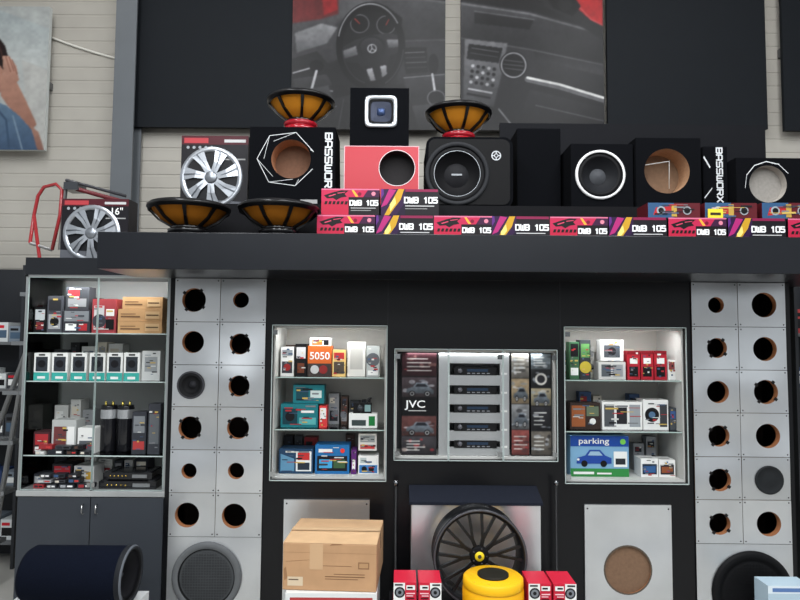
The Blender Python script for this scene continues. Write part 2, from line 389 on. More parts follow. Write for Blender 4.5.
# ================= MAIN DISPLAY =================
FY=3.4
ZU=PZ(271,2.95); ZT=PZ(234,2.95)
XL=PX(97,2.95,250); XE=2.35
XTL=PX(167,FY,440)
mb=MB(); DK=(22,24,29)
mb.box(XL,XE,2.95,3.395,ZU,ZT,DK,'dark'); mb.box(XTL+.002,XE,3.395,4.05,ZU+.001,ZT,DK,'dark')
mb.build('display_top_shelf',label='long dark grey overhanging shelf board carrying audio goods',cat='shelf',bevel=.003)
V=[(272,386,326,480),(395,557,350,460),(565,686,328,483)]
bx0=PX(265,FY,400); bx1=PX(692,FY,400)
nich=[]
for u0,u1,v0,v1 in V:
    vm=(v0+v1)/2; um=(u0+u1)/2
    nich.append((PX(u0,FY,vm),PX(u1,FY,vm),PZ(v1,FY,um),PZ(v0,FY,um)))
mb=MB(); x=bx0
for (a,b,c,d) in nich:
    mb.box(x,a,FY,FY+.02,0,ZU-.001,BLK,'dark'); mb.box(a,b,FY,FY+.02,0,c,BLK,'dark'); mb.box(a,b,FY,FY+.02,d,ZU-.001,BLK,'dark'); x=b
mb.box(x,bx1,FY,FY+.02,0,ZU-.001,BLK,'dark')
for u in(388,560):
    xs=PX(u,FY,305); mb.box(xs-.0015,xs+.0015,FY-.001,FY,nich[1][3]+.02,ZU-.002,(40,40,44),'dark')
mb.build('display_wall_panel',label='black laminate display wall panel with showcase openings',cat='wall panel')
def lamp(loc,rot,sx,sy,e,col=(1,1,1),name='ceiling_or_fill_lamp'):
    l=bpy.data.lights.new(name,'AREA'); l.shape='RECTANGLE'; l.size=sx; l.size_y=sy; l.energy=e; l.color=col
    o=bpy.data.objects.new(name,l); COL.objects.link(o); o.location=loc; o.rotation_euler=rot
    return o
def showcase(n,shelves,backcol,label,sidecol=(196,196,192),doors=1,depth=.34,power=1.3):
    a,b,c,d=n; w=b-a; h=d-c
    e=E('glass_showcase',((a+b)/2,FY,c),label,'display case')
    hw=w/2-.001; mb=MB(); y0=.022
    mb.box(-hw,hw,y0+depth-.01,y0+depth,0,h,backcol,'paint')
    mb.box(-hw,-hw+.008,y0,y0+depth-.01,0,h,sidecol,'paint'); mb.box(hw-.008,hw,y0,y0+depth-.01,0,h,sidecol,'paint')
    mb.box(-hw+.008,hw-.008,y0,y0+depth-.01,0.001,.012,sidecol,'paint'); mb.box(-hw+.008,hw-.008,y0,y0+depth-.01,h-.012,h-.001,sidecol,'paint')
    mb.build('cabinet_body',e)
    for i in range(doors):
        dx0=-w/2-.004+i*(w+.008)/doors; dx1=dx0+(w+.008)/doors-(.003 if doors>1 else 0)
        t=.0032; f=MB(); fc=(178,190,188)
        f.box(dx0-.001,dx0+t,-.011,-.004,-.004,h+.004,fc,'gloss'); f.box(dx1-t,dx1+.001,-.011,-.004,-.004,h+.004,fc,'gloss')
        f.box(dx0,dx1,-.011,-.004,-.005,-.004+t,fc,'gloss'); f.box(dx0,dx1,-.011,-.004,h+.004-t,h+.005,fc,'gloss')
        dr=f.build('glass_door_edge',e)  # edge strips only, the door has no pane
        for zz in(.02,h-.05):
            hg=MB(); xx=dx0+.004 if i==0 else dx1-.03
            hg.box(xx,xx+.026,-.016,-.0105,zz,zz+.026,(190,192,192),'chrome'); hg.build('hinge',dr)
    zs=[]
    for v in shelves:
        z=P(400+(a+b)/2*182,v,FY+.05)[1]-c
        s=MB(); s.box(-hw+.009,hw-.009,y0+.01,y0+depth-.015,z-.006,z,(255,255,255),'glass')
        s.box(-hw+.009,hw-.009,y0+.007,y0+.0099,z-.006,z,(170,190,184),'gloss'); s.build('glass_shelf',e); zs.append(c+z)
    lamp(((a+b)/2,FY+.06,d-.02),(math.radians(22),0,0),w*.85,.03,power,(.97,.99,1),'showcase_fill_light')  # added strip fill to brighten the case interior, no real fitting
    return [c+.0125]+zs
sh1=showcase(nich[0],[429,377],(184,182,176),'frameless glass showcase with two shelves of car electronics',power=1.5)
sh2=showcase(nich[1],[],(90,91,94),'wide glass showcase with radio rack and picture panels',doors=3,depth=.25,power=1.3)
sh3=showcase(nich[2],[431,380],(184,182,176),'frameless glass showcase holding cameras and accessory boxes',power=1.5)
NB=[0]
def pbox(u0,u1,v0,z0,Y,depth,base,decor,name,label,cat,rot=0,group=None,mat='print',vb=None,h=None,busy=True):
    um=(u0+u1)/2
    x0=PX(u0,Y,vb or 400); x1=PX(u1,Y,vb or 400)
    if h is None: h=P(um,v0,Y)[1]-z0
    w=x1-x0; mb=MB(); mb.box(-w/2,w/2,0,depth,0,h,base,mat)
    y=-.0006
    for dcr in decor:
        k=dcr[0]
        if k=='r': mb.rect(-w/2+dcr[1]*w,-w/2+dcr[2]*w,dcr[3]*h,dcr[4]*h,y,dcr[5])
        elif k=='t': mb.text(dcr[1],-w/2+dcr[2]*w,dcr[3]*h,y,dcr[4]*h,dcr[5],sx=(dcr[6] if len(dcr)>6 else 1))
        elif k=='d': mb.disc(-w/2+dcr[1]*w,dcr[2]*h,dcr[3]*h,y,dcr[4])
        elif k=='p': mb.poly([(-w/2+p[0]*w,p[1]*h) for p in dcr[1]],y,dcr[2])
        y-=.0003
    if busy:
        NB[0]+=1; rg=random.Random(NB[0]*13)
        for i in range(11):
            a=rg.uniform(.06,.7); q=rg.uniform(.08,.9); l=rg.uniform(.12,.34); t=rg.choice([.003,.004,.006,.009])
            cc=rg.choice([(26,26,30),(210,210,206),(120,122,126),(170,50,54),(70,90,120),(200,170,90),(60,62,68)])
            mb.rect(-w/2+a*w,-w/2+min(a+l,.96)*w,q*h,min(q*h+t,h*.97),y-.0002*i,cc)
        mb.add([(-w*.4,depth*.2,h+.0006),(w*.3,depth*.2,h+.0006),(w*.3,depth*.5,h+.0006),(-w*.4,depth*.5,h+.0006)],[(0,1,2,3)],tuple(min(255,int(c*.7+20)) for c in base),'print')
    return mb.build(name,loc=((x0+x1)/2,Y,z0+.0005),rot=(0,0,math.radians(rot)),label=label,cat=cat,group=group)
W=(230,230,227); K=(16,16,18); RD=(190,30,45)
PAL=[((60,62,66),'dark grey'),((196,196,192),'pale grey'),((40,42,48),'black'),((150,48,52),'red'),((60,84,120),'blue'),((150,152,154),'grey'),((214,206,190),'cream'),((84,64,56),'brown'),((30,30,34),'black'),((222,222,218),'white')]
def rowfill(ua,ub,z0,Y,hmin,hmax,seed,group,vb=400,depth=.08,skip=0.0,rotmax=6,wmin=8,wmax=16):
    rg=random.Random(seed); u=ua
    while u<ub-wmin:
        wd=min(rg.uniform(wmin,wmax),ub-u)
        if rg.random()>=skip:
            c,nm=rg.choice(PAL); c2=rg.choice(PAL)[0]; c3=rg.choice(PAL)[0]
            pbox(u+.8,u+wd-.8,0,z0,Y+rg.uniform(0,.02),depth,c,[('r',.1,.9,.1,rg.uniform(.35,.6),c2),('r',.12,rg.uniform(.5,.88),.68,.86,c3),('d',rg.uniform(.3,.7),.34,.12,rg.choice([K,W,(120,124,130)]))],'accessory_box',nm+' printed accessory carton packed on the shelf','product box',group=group,vb=vb,h=rg.uniform(hmin,hmax),rot=rg.uniform(-rotmax,rotmax)*.5)
        u+=wd+.6
Yp=FY+.1
def car(col,cz=.4,cx=.5,s=.36):
    return [('p',[(cx-s,cz-.1),(cx-s*.95,cz+.04),(cx-s*.5,cz+.1),(cx-s*.25,cz+.24),(cx+s*.35,cz+.24),(cx+s*.65,cz+.1),(cx+s,cz+.04),(cx+s,cz-.1)],col),
            ('p',[(cx-s*.35,cz+.1),(cx-s*.2,cz+.2),(cx+s*.3,cz+.2),(cx+s*.5,cz+.1)],(150,180,200)),('d',cx-s*.55,cz-.1,.08,K),('d',cx+s*.55,cz-.1,.08,K),('d',cx-s*.9,cz,.03,W)]
T=sh1[2]
pbox(280,293,347,T,Yp,.09,W,[('r',.1,.9,.1,.5,(60,60,66)),('r',.1,.9,.7,.9,(140,146,150)),('d',.5,.3,.12,(150,40,40))],'accessory_box','white carton with dark picture on glass shelf','product box')
pbox(294.5,306,344,T,Yp,.08,K,[('r',.1,.9,.55,.9,(200,200,200)),('r',.2,.8,.1,.4,(110,60,40))],'accessory_box','narrow black and white carton on glass shelf','product box')
h5=(PZ(346,Yp)-PZ(374.8,Yp))
pbox(307,331,346,T,Yp,.08,(202,96,40),[('r',0,1,.0,.42,(60,52,50)),('t','5050',.5,.66,.34,W),('d',.3,.22,.14,(190,190,190)),('d',.66,.22,.14,(130,40,40))],'accessory_box','orange carton marked 5050 on glass shelf','product box',busy=False)
pbox(309,330,338,T+h5+.003,Yp+.005,.07,W,[('r',.1,.6,.2,.8,(214,110,50)),('r',.66,.9,.2,.8,K)],'accessory_box','small white and orange carton lying on another','product box')
pbox(332,345,350,T,Yp,.07,(226,190,120),[('r',.1,.9,.1,.55,(80,70,60)),('r',.1,.9,.65,.9,(180,50,50))],'accessory_box','cream carton with dark print on glass shelf','product box')
pbox(347,365,342,T,Yp+.02,.08,(214,212,206),[('r',.15,.85,.2,.8,(178,176,170))],'accessory_box','plain pale carton on glass shelf','product box',busy=False)
pbox(366,379,346,T,Yp,.08,(176,180,178),[('d',.5,.55,.22,(90,94,98)),('r',.1,.9,.05,.2,W)],'accessory_box','grey carton with lens picture','product box')
rowfill(284,374,T,FY+.24,.10,.19,11,'cartons in the back row of a showcase')
T=sh1[1]; TE=(30,114,122)
pbox(281,318,404,T,Yp,.1,TE,[('r',.05,.45,.12,.8,(22,60,70)),('r',.55,.9,.62,.72,W),('d',.25,.46,.2,(20,20,24)),('r',.5,.95,.12,.42,(90,170,170))],'dash_camera_box','teal dash camera carton on glass shelf','product box',group='teal dash camera cartons')
pbox(293,324,385,T+(PZ(404,Yp)-PZ(427,Yp))+.004,Yp+.012,.09,TE,[('r',.1,.5,.15,.85,(26,70,80)),('r',.56,.92,.3,.7,(200,214,210))],'dash_camera_box','teal dash camera carton stacked on another','product box',group='teal dash camera cartons')
pbox(319.5,327,406,T,Yp,.08,(210,60,60),[('r',.1,.9,.4,.9,W)],'accessory_box','slim red and white carton','product box')
def dashcam(u0,u1,v0,T,Y,label):
    x0=PX(u0,Y);x1=PX(u1,Y);w=x1-x0;h=PZ(v0,Y,(u0+u1)/2)-T
    e=E('dash_camera_display',((x0+x1)/2,Y,T+.0005),label,'dash camera')
    m=MB(); m.box(-w/2,w/2,0,.07,0,h*.55,W,'print'); m.rect(-w*.4,w*.1,h*.08,h*.3,-.0006,(60,70,70)); m.rect(.2*w,.42*w,h*.08,h*.45,-.0006,(30,120,60)); m.build('carton',e)
    m=MB(); m.box(-w*.36,w*.3,.01,.035,h*.55,h*.95,K,'gloss'); m.lathe([(.0,-.012),(.016,-.012),(.018,.01),(.02,.012)],(-w*.1,.0,h*.75),'y',(40,44,50),'gloss',n=20); m.rect(.05*w,.26*w,h*.62,h*.88,.0094,(120,150,150)); m.build('camera_body',e)
    m=MB(); m.tube([(w*.1,.02,h*.93),(w*.16,.03,h*1.08),(w*.28,.03,h*1.15)],.006,K); m.build('mount_arm',e)
dashcam(350,378,402,T,Yp,'black dash camera standing on its white carton')
rowfill(328,372,T,FY+.24,.09,.19,12,'cartons in the back row of a showcase')
T=sh1[0]; Yb=FY+.09
pbox(280,314,449,T,Yb,.12,(36,64,92),[('r',.5,.95,.1,.9,(225,228,226)),('p',[(.05,.1),(.45,.1),(.45,.6),(.05,.8)],(92,140,170)),('r',.55,.9,.55,.85,(190,50,50)),('r',.55,.9,.15,.45,(40,50,60))],'multimedia_box','blue multimedia player carton with white panel','product box')
pbox(316,350,445,T,Yb,.12,(36,106,164),[('r',.06,.94,.1,.62,(22,22,30)),('r',.12,.5,.2,.5,(70,160,210)),('r',.54,.88,.2,.5,(60,90,60)),('r',.1,.5,.74,.86,W),('d',.8,.8,.08,(220,60,50))],'multimedia_box','bright blue multimedia screen carton','product box')
pbox(352,357,450,T,Yb,.1,(90,40,110),[('r',.2,.8,.2,.6,W)],'accessory_box','slim purple carton on showcase floor','product box')
hh=PZ(455,Yb)-PZ(478,Yb)
pbox(359,379,456,T,Yb,.1,W,[('r',.05,.95,.06,.5,(60,120,180)),('r',.1,.4,.6,.9,(180,190,190)),('d',.3,.28,.15,K),('d',.65,.28,.15,K)],'accessory_box','white and blue carton on showcase floor','product box')
pbox(359,377,434,T+hh+.002,Yb+.008,.08,(216,214,208),[('r',.1,.9,.1,.35,(190,60,60)),('r',.1,.9,.5,.9,(150,156,156))],'accessory_box','pale carton with red stripe stacked on another','product box')
rowfill(284,356,T,FY+.25,.12,.2,13,'cartons in the back row of a showcase',depth=.07)
T=sh3[2]
pbox(570,579.5,342,T,Yp,.08,(60,100,70),[('r',.1,.9,.6,.95,K),('r',.1,.9,.1,.3,W)],'accessory_box','green and black upright carton','product box')
pbox(580.5,591,340,T,Yp,.08,(50,54,58),[('r',.1,.9,.55,.9,(90,140,80)),('d',.5,.3,.15,(190,170,60))],'accessory_box','dark upright carton with green picture','product box')
pbox(599,626,362,T,Yp,.09,(200,200,196),[('r',.1,.45,.15,.85,(90,96,100)),('r',.52,.9,.15,.85,(150,152,154))],'accessory_box','pale grey carton on glass shelf','product box')
hh=PZ(362,Yp)-PZ(380,Yp)
pbox(601,624,340,T+hh+.003,Yp+.01,.07,W,[('r',.15,.85,.15,.75,(80,84,90)),('d',.5,.45,.2,(30,30,34))],'accessory_box','white carton stacked, dark lens picture','product box')
for u in(628,641.5,655):
    pbox(u,u+12.4,351,T,Yp,.07,(170,34,48),[('r',.15,.85,.1,.45,K),('r',.2,.8,.55,.75,W),('r',0,1,.88,1,(120,20,30))],'phone_holder_box','red upright accessory carton on glass shelf','product box',group='red accessory cartons')
pbox(668.5,676,360,T,Yp,.07,W,[('r',.1,.9,.5,.9,(130,60,60))],'accessory_box','small white carton on glass shelf','product box')
rowfill(562,664,T,FY+.24,.10,.18,14,'cartons in the back row of a showcase')
T=sh3[1]
pbox(570,600,403,T,Yp,.09,(52,40,36),[('r',.05,.5,.1,.9,(150,86,50)),('r',.55,.95,.5,.9,(96,110,90)),('d',.75,.3,.12,W)],'accessory_box','brown carton with orange picture','product box')
pbox(602,642,402,T,Yp,.1,W,[('r',.05,.3,.1,.9,(80,84,88)),('r',.36,.62,.2,.8,(40,40,44)),('r',.68,.95,.1,.9,(150,156,160))],'parking_camera_box','long white camera kit carton','product box')
pbox(643,668,400,T,Yp,.1,W,[('d',.35,.5,.24,K),('d',.35,.5,.11,(80,110,140)),('r',.66,.95,.1,.85,(60,62,66))],'parking_camera_box','white carton with round black camera picture','product box')
pbox(669.5,676,408,T,Yp,.08,(70,74,80),[('r',.1,.9,.5,.85,(60,90,140))],'accessory_box','small dark carton on glass shelf','product box')
rowfill(562,664,T,FY+.25,.12,.2,15,'cartons in the back row of a showcase',depth=.06)
T=sh3[0]
pbox(570,628,436,T,Yb,.16,(120,164,196),[('r',0,1,0,.2,(50,130,66)),('r',0,1,.74,1,(30,70,150)),('t','parking',.40,.87,.2,W,1.3),('d',.9,.86,.07,(120,200,80)),('r',.74,.97,.24,.62,(226,228,226)),('r',.77,.94,.3,.45,(40,44,50)),('r',.05,.4,.06,.12,W),('r',.45,.7,.06,.1,W)]+car((36,70,150),.42,.4,.3),'parking_sensor_box','large blue and green carton with blue car picture','product box',busy=False)
pbox(640,657,459,T,Yb,.1,W,[('r',.08,.92,.15,.72,(30,44,60)),('r',.15,.85,.25,.6,(50,90,140))],'navigation_box','white carton with dark screen picture','product box',group='screen cartons')
pbox(658,674,460,T,Yb,.1,W,[('r',.08,.92,.15,.72,(40,40,46)),('r',.15,.85,.25,.6,(140,80,50)),('d',.5,.86,.06,(50,110,170))],'navigation_box','white carton with brown screen picture','product box',group='screen cartons')
rowfill(632,664,T,FY+.25,.14,.2,17,'cartons in the back row of a showcase',depth=.06)
# --- centre showcase content
T=sh2[0]; Yc=FY+.06; HC=nich[1][3]-nich[1][2]-.03
def picpanel(u0,u1,secs,label,seed,txt=None,gain=1.0):
    x0=PX(u0,Yc);x1=PX(u1,Yc);w=x1-x0
    e=E('picture_panel',((x0+x1)/2,Yc,T+.0005),label,'advertising panel',group='tall picture panels')
    m=MB(); m.box(-w/2,w/2,.001,.02,0,HC,K,'print'); m.build('panel_board',e)
    rg=random.Random(seed); pw=34*w/.19; ph=103; sh=[]
    for (a,b,c,kind,mot) in secs:
        y0,y1=ph*a,ph*b; hh=y1-y0
        sh.append(('p',[(0,y0),(pw,y0),(pw,y1),(0,y1)],c,tuple(int(q*.6) for q in c)))
        for i in range(10):
            cx=rg.uniform(.05,.95)*pw; cy=y0+rg.uniform(.15,.85)*hh; cc=rg.choice(kind); cc=tuple(int(q*.6+p*.4) for q,p in zip(cc,c))
            sh.append(('e',(cx,cy,rg.uniform(1,3.5),rg.uniform(.6,2)),cc))
        if mot=='car':
            cy=y0+hh*.62; k=pw/34
            sh+=[('p',[(4*k,cy+3),(5*k,cy-1),(11*k,cy-3),(14*k,cy-7),(24*k,cy-7),(28*k,cy-2),(31*k,cy),(31*k,cy+4)],kind[0],tuple(int(q*.5) for q in kind[0])),('p',[(13*k,cy-3),(15*k,cy-6),(23*k,cy-6),(26*k,cy-3)],(24,26,32)),('e',(10*k,cy+4,3*k,3),(14,14,16)),('e',(25*k,cy+4,3*k,3),(14,14,16)),('o',(10*k,cy+4,2*k,2,.7),(190,190,190)),('o',(25*k,cy+4,2*k,2,.7),(190,190,190))]
        elif mot=='disc':
            sh+=[('e',(pw*.5,y0+hh*.5,pw*.3,min(hh*.36,pw*.3)),(200,198,192)),('e',(pw*.5,y0+hh*.5,pw*.2,min(hh*.24,pw*.2)),(40,40,44))]
        elif mot=='lines':
            for i in range(4): sh.append(('l',[(pw*.15,y0+hh*(.25+i*.16)),(pw*rg.uniform(.5,.85),y0+hh*(.25+i*.16))],(214,214,210),.9))
        sh.append(('p',[(0,y1-.8),(pw,y1-.8),(pw,y1),(0,y1)],(14,14,16)))
    sh.append(('blur',1))
    gridprint('printed_sheet',e,-w/2+.002,w/2-.002,.002,HC-.002,.0,paint(pw,ph,sh,(24,24,28),.6,vary=.2,seed=seed,gain=gain))
    if txt:
        m=MB(); m.rect(-w*.5+.002,w*.5-.002,HC*.40,HC*.56,-.0006,(14,14,16)); m.text(txt,-w*.10,HC*.49,-.001,HC*.10,(240,240,240),sx=1.25); m.rect(-w*.3,w*.2,HC*.425,HC*.434,-.001,(180,180,180)); m.build('lettering',e)
R1=[(170,44,50),(200,180,170),(30,28,30),(120,90,84)]; R2=[(120,130,140),(180,184,190),(24,24,26)]; R3=[(190,150,100),(60,40,36),(200,190,180)]
picpanel(402,437,[(0,.24,(60,30,36),R1,'lines'),(.24,.44,(70,60,64),R2,'car'),(.44,.62,(20,20,22),R2,None),(.62,.82,(96,60,58),R2,'car'),(.82,1,(60,58,62),R1,'lines')],'tall dark picture panel lettered JVC beside radio rack',3,'JVC')
picpanel(511,529,[(0,.25,(150,146,138),R2,'lines'),(.25,.5,(170,150,120),R2,'car'),(.5,.75,(130,132,134),R2,'car'),(.75,1,(140,74,70),R1,'lines')],'narrow tall picture panel with car scenes',5)
picpanel(530.5,551,[(0,.16,(120,130,136),R2,'lines'),(.16,.34,(34,36,38),R2,'disc'),(.34,.52,(150,140,116),R2,'car'),(.52,.76,(40,40,44),R2,'lines'),(.76,1,(110,104,96),R2,'lines')],'tall picture panel with pale landscape prints',8)
x0=PX(439,Yc);x1=PX(509,Yc);w=x1-x0;h=HC
e=E('radio_display_rack',((x0+x1)/2,Yc,T+.001),'bright silver upright rack with slim car radio panels','rack')
m=MB(); SL=(190,192,193); m.box(-w/2,-w*.36,0,.02,0,h,SL,'silver'); m.box(w*.37,w/2,0,.02,0,h,SL,'silver')
ru=(371,390,408.5,427,444)
for v in(358.5,380.5,399.5,418,436,452.5): 
    z=PZ(v,Yc,474)-T; z0_=max(z-.028,0); z1_=min(z+.028,h); m.box(-w*.36,w*.37,0.001,.022,z0_,z1_,SL,'silver')
m.build('frame',e)
for i,v in enumerate(ru):
    z=PZ(v,Yc,474)-T
    m=MB(); m.box(-w*.28,w*.32,-.004,.15,z-.023,z+.019,K,'satin'); m.rect(-w*.1,w*.2,z-.005,z+.010,-.0044,(34,50,70),'satin'); m.lathe([(0,-.012),(.012,-.012),(.013,.0)],(-w*.2,-.004,z),'y',(90,90,96),'satin',n=16)
    for k in range(5): m.rect(-w*.1+k*w*.07,-w*.055+k*w*.07,z-.017,z-.011,-.0046,(120,122,126))
    m.build('car_radio',e)
    m=MB(); m.box(w*.39,w*.47,-.002,-.0005,z-.02,z-.010,W,'print'); m.build('price_label',e)
# ---- speaker display towers
PL=(212,214,216); BR=(160,104,66)
def tower(uL,uM,uR,vrows,holes,big,label,leftside=True):
    Yt=FY-.012; vm=440
    xs=[PX(u,Yt,vm) for u in(uL,uM,uR)]; um=(uL+uR)/2
    e=E('speaker_display_tower',((xs[0]+xs[2])/2,Yt,0),label,'speaker display')
    ox=(xs[0]+xs[2])/2
    m=MB(); c=BLK
    xa=xs[0]-ox-.028; xb=xs[2]-ox+.0075
    if not leftside: xa=xs[0]-ox-.0075; xb=xs[2]-ox+.03
    zt=ZU-.001
    m.box(xa,xs[0]-ox+.004,.0125,.26,0,zt,c,'dark'); m.box(xs[2]-ox-.004,xb,.0125,.26,0,zt,c,'dark')
    m.box(xs[0]-ox+.004,xs[2]-ox-.004,.24,.26,0,zt,(30,22,18),'matte'); m.box(xs[1]-ox-.008,xs[1]-ox+.008,.045,.24,0,zt,(40,30,24),'matte')
    m.build('cabinet_body',e)
    zr=[P(um,v,Yt)[1] for v in vrows]; zr[0]=ZU-.002
    for i in range(len(zr)-1):
        for j in range(2):
            u,v,r,kind=holes[i][j]
            cx,cz=P(u,v,Yt); cx-=ox; r=r/184.0
            x0=xs[j]-ox+.0015; x1=xs[j+1]-ox-.0015; z1=zr[i]-.0015; z0=zr[i+1]+.0015
            ccx,ccz=(x0+x1)/2,(z0+z1)/2
            tx,tz=random.uniform(-.014,.014),random.uniform(-.014,.014)
            TM=Matrix.Translation((ccx,0,ccz))@Matrix.Rotation(tx,4,'X')@Matrix.Rotation(tz,4,'Z')@Matrix.Translation((-ccx,0,-ccz))
            m=MB(); sh=random.randint(-12,8)-(3-i)*2; pc=(PL[0]+sh,PL[1]+sh,PL[2]+sh)
            m.T=TM
            m.plate(cx,cz,r,x0,x1,z0,z1,0,.003,pc,'metal',rimcol=BR,rimd=.03)
            for sx in(x0+.012,x1-.012):
                for sz in(z0+.012,z1-.012): m.lathe([(0,-.002),(.003,-.0015),(.004,0)],(sx,0,sz),'y',(60,60,62),'chrome',n=8)
            m.T=None
            m.plate(cx,cz,r*.97,x0+.006,x1-.006,z0,z1,.0062,.03,(150,104,70),'mdf',rimcol=BR,rimd=.028)
            if 'e' in kind:
                for a in(45,135,225,315):
                    a=math.radians(a+8); dx,dz=math.cos(a),math.sin(a)
                    m.T=Matrix.Translation((cx+dx*(r+.003),0,cz+dz*(r+.003)))@Matrix.Rotation(-a,4,'Y')
                    m.box(-.012,.005,-.0025,.001,-.008,.008,(30,28,28),'rubber'); m.T=None
            pl=m.build('cover_plate',e)
            if 's' in kind:
                s=MB(); s.lathe([(r*1.15,0),(r*1.15,-.006),(r*1.0,-.008),(r*.92,.0),(r*.85,-.004),(r*.75,.004),(r*.3,.03),(r*.28,.024),(0,.018)],(cx,0,cz),'y',K,'rubber',cols=[(30,30,32),(60,60,64),(20,20,22),(34,34,36),(22,22,24),(20,20,22),(40,40,44),(46,46,50)],n=32)
                s.build('speaker_driver',pl)
            if 'g' in kind:
                s=MB(); s.lathe([(r*1.12,0),(r*1.12,-.008),(r*1.0,-.010),(r*.95,-.006),(r*.5,-.012),(0,-.014)],(cx,0,cz),'y',(34,36,38),'rubber',n=32); s.build('speaker_grille',pl)
    u,v,r,kind=big; cx,cz=P(u,v,Yt); cx-=ox; r/=184.0
    m=MB(); m.plate(cx,cz,r,xs[0]-ox+.0012,xs[2]-ox-.0012,.12,zr[-1]-.0012,0,.004,PL,'metal',rimcol=BR,rimd=.03)
    pl=m.build('large_cover_plate',e)
    s=MB()
    rc,cc,dc=((96,98,100),(60,62,64),(70,72,74)) if kind=='grey' else ((16,16,18),(20,20,22),(14,14,16))
    s.lathe([(r*1.1,-.0005),(r*1.1,-.012),(r*1.02,-.018),(r*.9,-.016),(r*.86,-.006),(r*.8,-.010),(r*.3,-.016),(0,-.018)],(cx,0,cz),'y',rc,'rubber',cols=[rc,rc,rc,K,dc,cc,cc],n=48)
    sp=s.build('speaker_driver',pl)
    s=MB(); n_=19; rg_=r*.8
    for k in range(n_):
        q=-rg_+2*rg_*(k+.5)/n_; l=math.sqrt(max(rg_*rg_-q*q,0))
        s.box(cx-l,cx+l,-.0198,-.0185,cz+q-.0012,cz+q+.0012,dc,'rubber'); s.box(cx+q-.0012,cx+q+.0012,-.0205,-.0199,cz-l,cz+l,dc,'rubber')
    s.build('speaker_grille',sp)
HL=[[(194,300,12,'e'),(241,300,8,'')],[(193,342,11,''),(240,344,10.5,'e')],[(191,385,12,'s'),(239,386,10.5,'e')],[(190,428,11.5,'e'),(238,428,11,'e')],[(189,471,7.5,''),(236,471,8,'')],[(187,515,12,''),(234,516,12,'')]]
tower(170.5,217,263.5,[280,322,365,407,450,493,537],HL,(207,577,31,'grey'),'two column speaker board with brushed aluminium plates and cut-outs')
HR=[[(716,305,8,''),(764,305,12.5,'')],[(717,348,10,'e'),(765,349,12,'')],[(718,392,11,''),(766,392,12,'e')],[(719,436,10.5,'e'),(768,436,12,'')],[(720,480,11,'e'),(769,480,12.5,'g')],[(720,524,10.5,'e'),(769,524,12,'')]]
tower(694,741,789.5,[285,327,370,413,457,500,544],HR,(752,592,36,'black'),'two column speaker board with brushed plates and large black woofer',leftside=False)
PL2=(216,218,220)
def lplate(u0,u1,v0,hole,name,label):
    Y=FY-.016; x0=PX(u0,Y,550);x1=PX(u1,Y,550); z1=P((u0+u1)/2,v0,Y)[1]; m=MB(); cx=(x0+x1)/2
    if hole:
        hx,hz=P(hole[0],hole[1],Y); m.plate(hx-cx,hz,hole[2]/184,x0-cx,x1-cx,0,z1,0,.014,PL2,'metal',rimcol=BR,rimd=.0135,back=(120,92,70))
        m.ring(hx-cx,hz,hole[2]/184*.97,hole[2]/184*1.04,-.0006,(90,80,70))
    else: m.box(x0-cx,x1-cx,0,.014,0,z1,PL2,'metal')
    for sx in(x0-cx+.015,x1-cx-.015): m.lathe([(0,-.002),(.004,-.0015),(.005,0)],(sx,0,z1-.02),'y',(70,70,72),'chrome',n=8)
    return m.build(name,loc=(cx,Y,.0),label=label,cat='display panel')
lplate(283,369,500,None,'display_plate','plain brushed aluminium plate fixed to black panel')
lplate(585,672,505,(628,570,23),'display_plate','brushed aluminium plate with round speaker cut-out')
Y=3.25;x0=PX(411,Y,550);x1=PX(541,Y,550);w=x1-x0;zt=P(476,505,Y)[1]; zb=P(476,486,FY-.02)[1]
e=E('demo_stand',((x0+x1)/2,Y,0),'silver fronted stand with sloping black carpet top','display stand')
m=MB(); m.box(-w/2,w/2,0,FY-Y-.003,0,zt,(224,226,228),'metal'); m.build('stand_body',e,bevel=.003)
m=MB(); m.add([(-w/2-.01,-.01,zt),(w/2+.01,-.01,zt),(w/2+.01,-.01,zt+.015),(-w/2-.01,-.01,zt+.015),(-w/2-.01,FY-Y-.004,zt),(w/2+.01,FY-Y-.004,zt),(w/2+.01,FY-Y-.004,zb),(-w/2-.01,FY-Y-.004,zb)],[(0,1,2,3),(3,2,6,7),(0,3,7,4),(1,5,6,2),(4,7,6,5),(0,4,5,1)],(34,37,46),'carpet'); m.build('carpet_top',e)
for u in(396,556):
    x,z=P(u,480,3.34); m=MB(); m.tube([(0,0,.0),(0,0,z-.02)],.008,(16,16,18),'paint'); m.lathe([(0,z),(.012,z-.005),(.014,z-.02),(.009,z-.03)],(0,0,0),'z',(120,122,124),'chrome',n=14); m.lathe([(.03,0),(.03,.01),(.008,.014)],(0,0,0),'z',(30,30,30),'gloss',n=20)
    m.build('post',loc=(x,3.34,0),label='slim black upright post with metal cap',cat='post',group='slim upright posts')
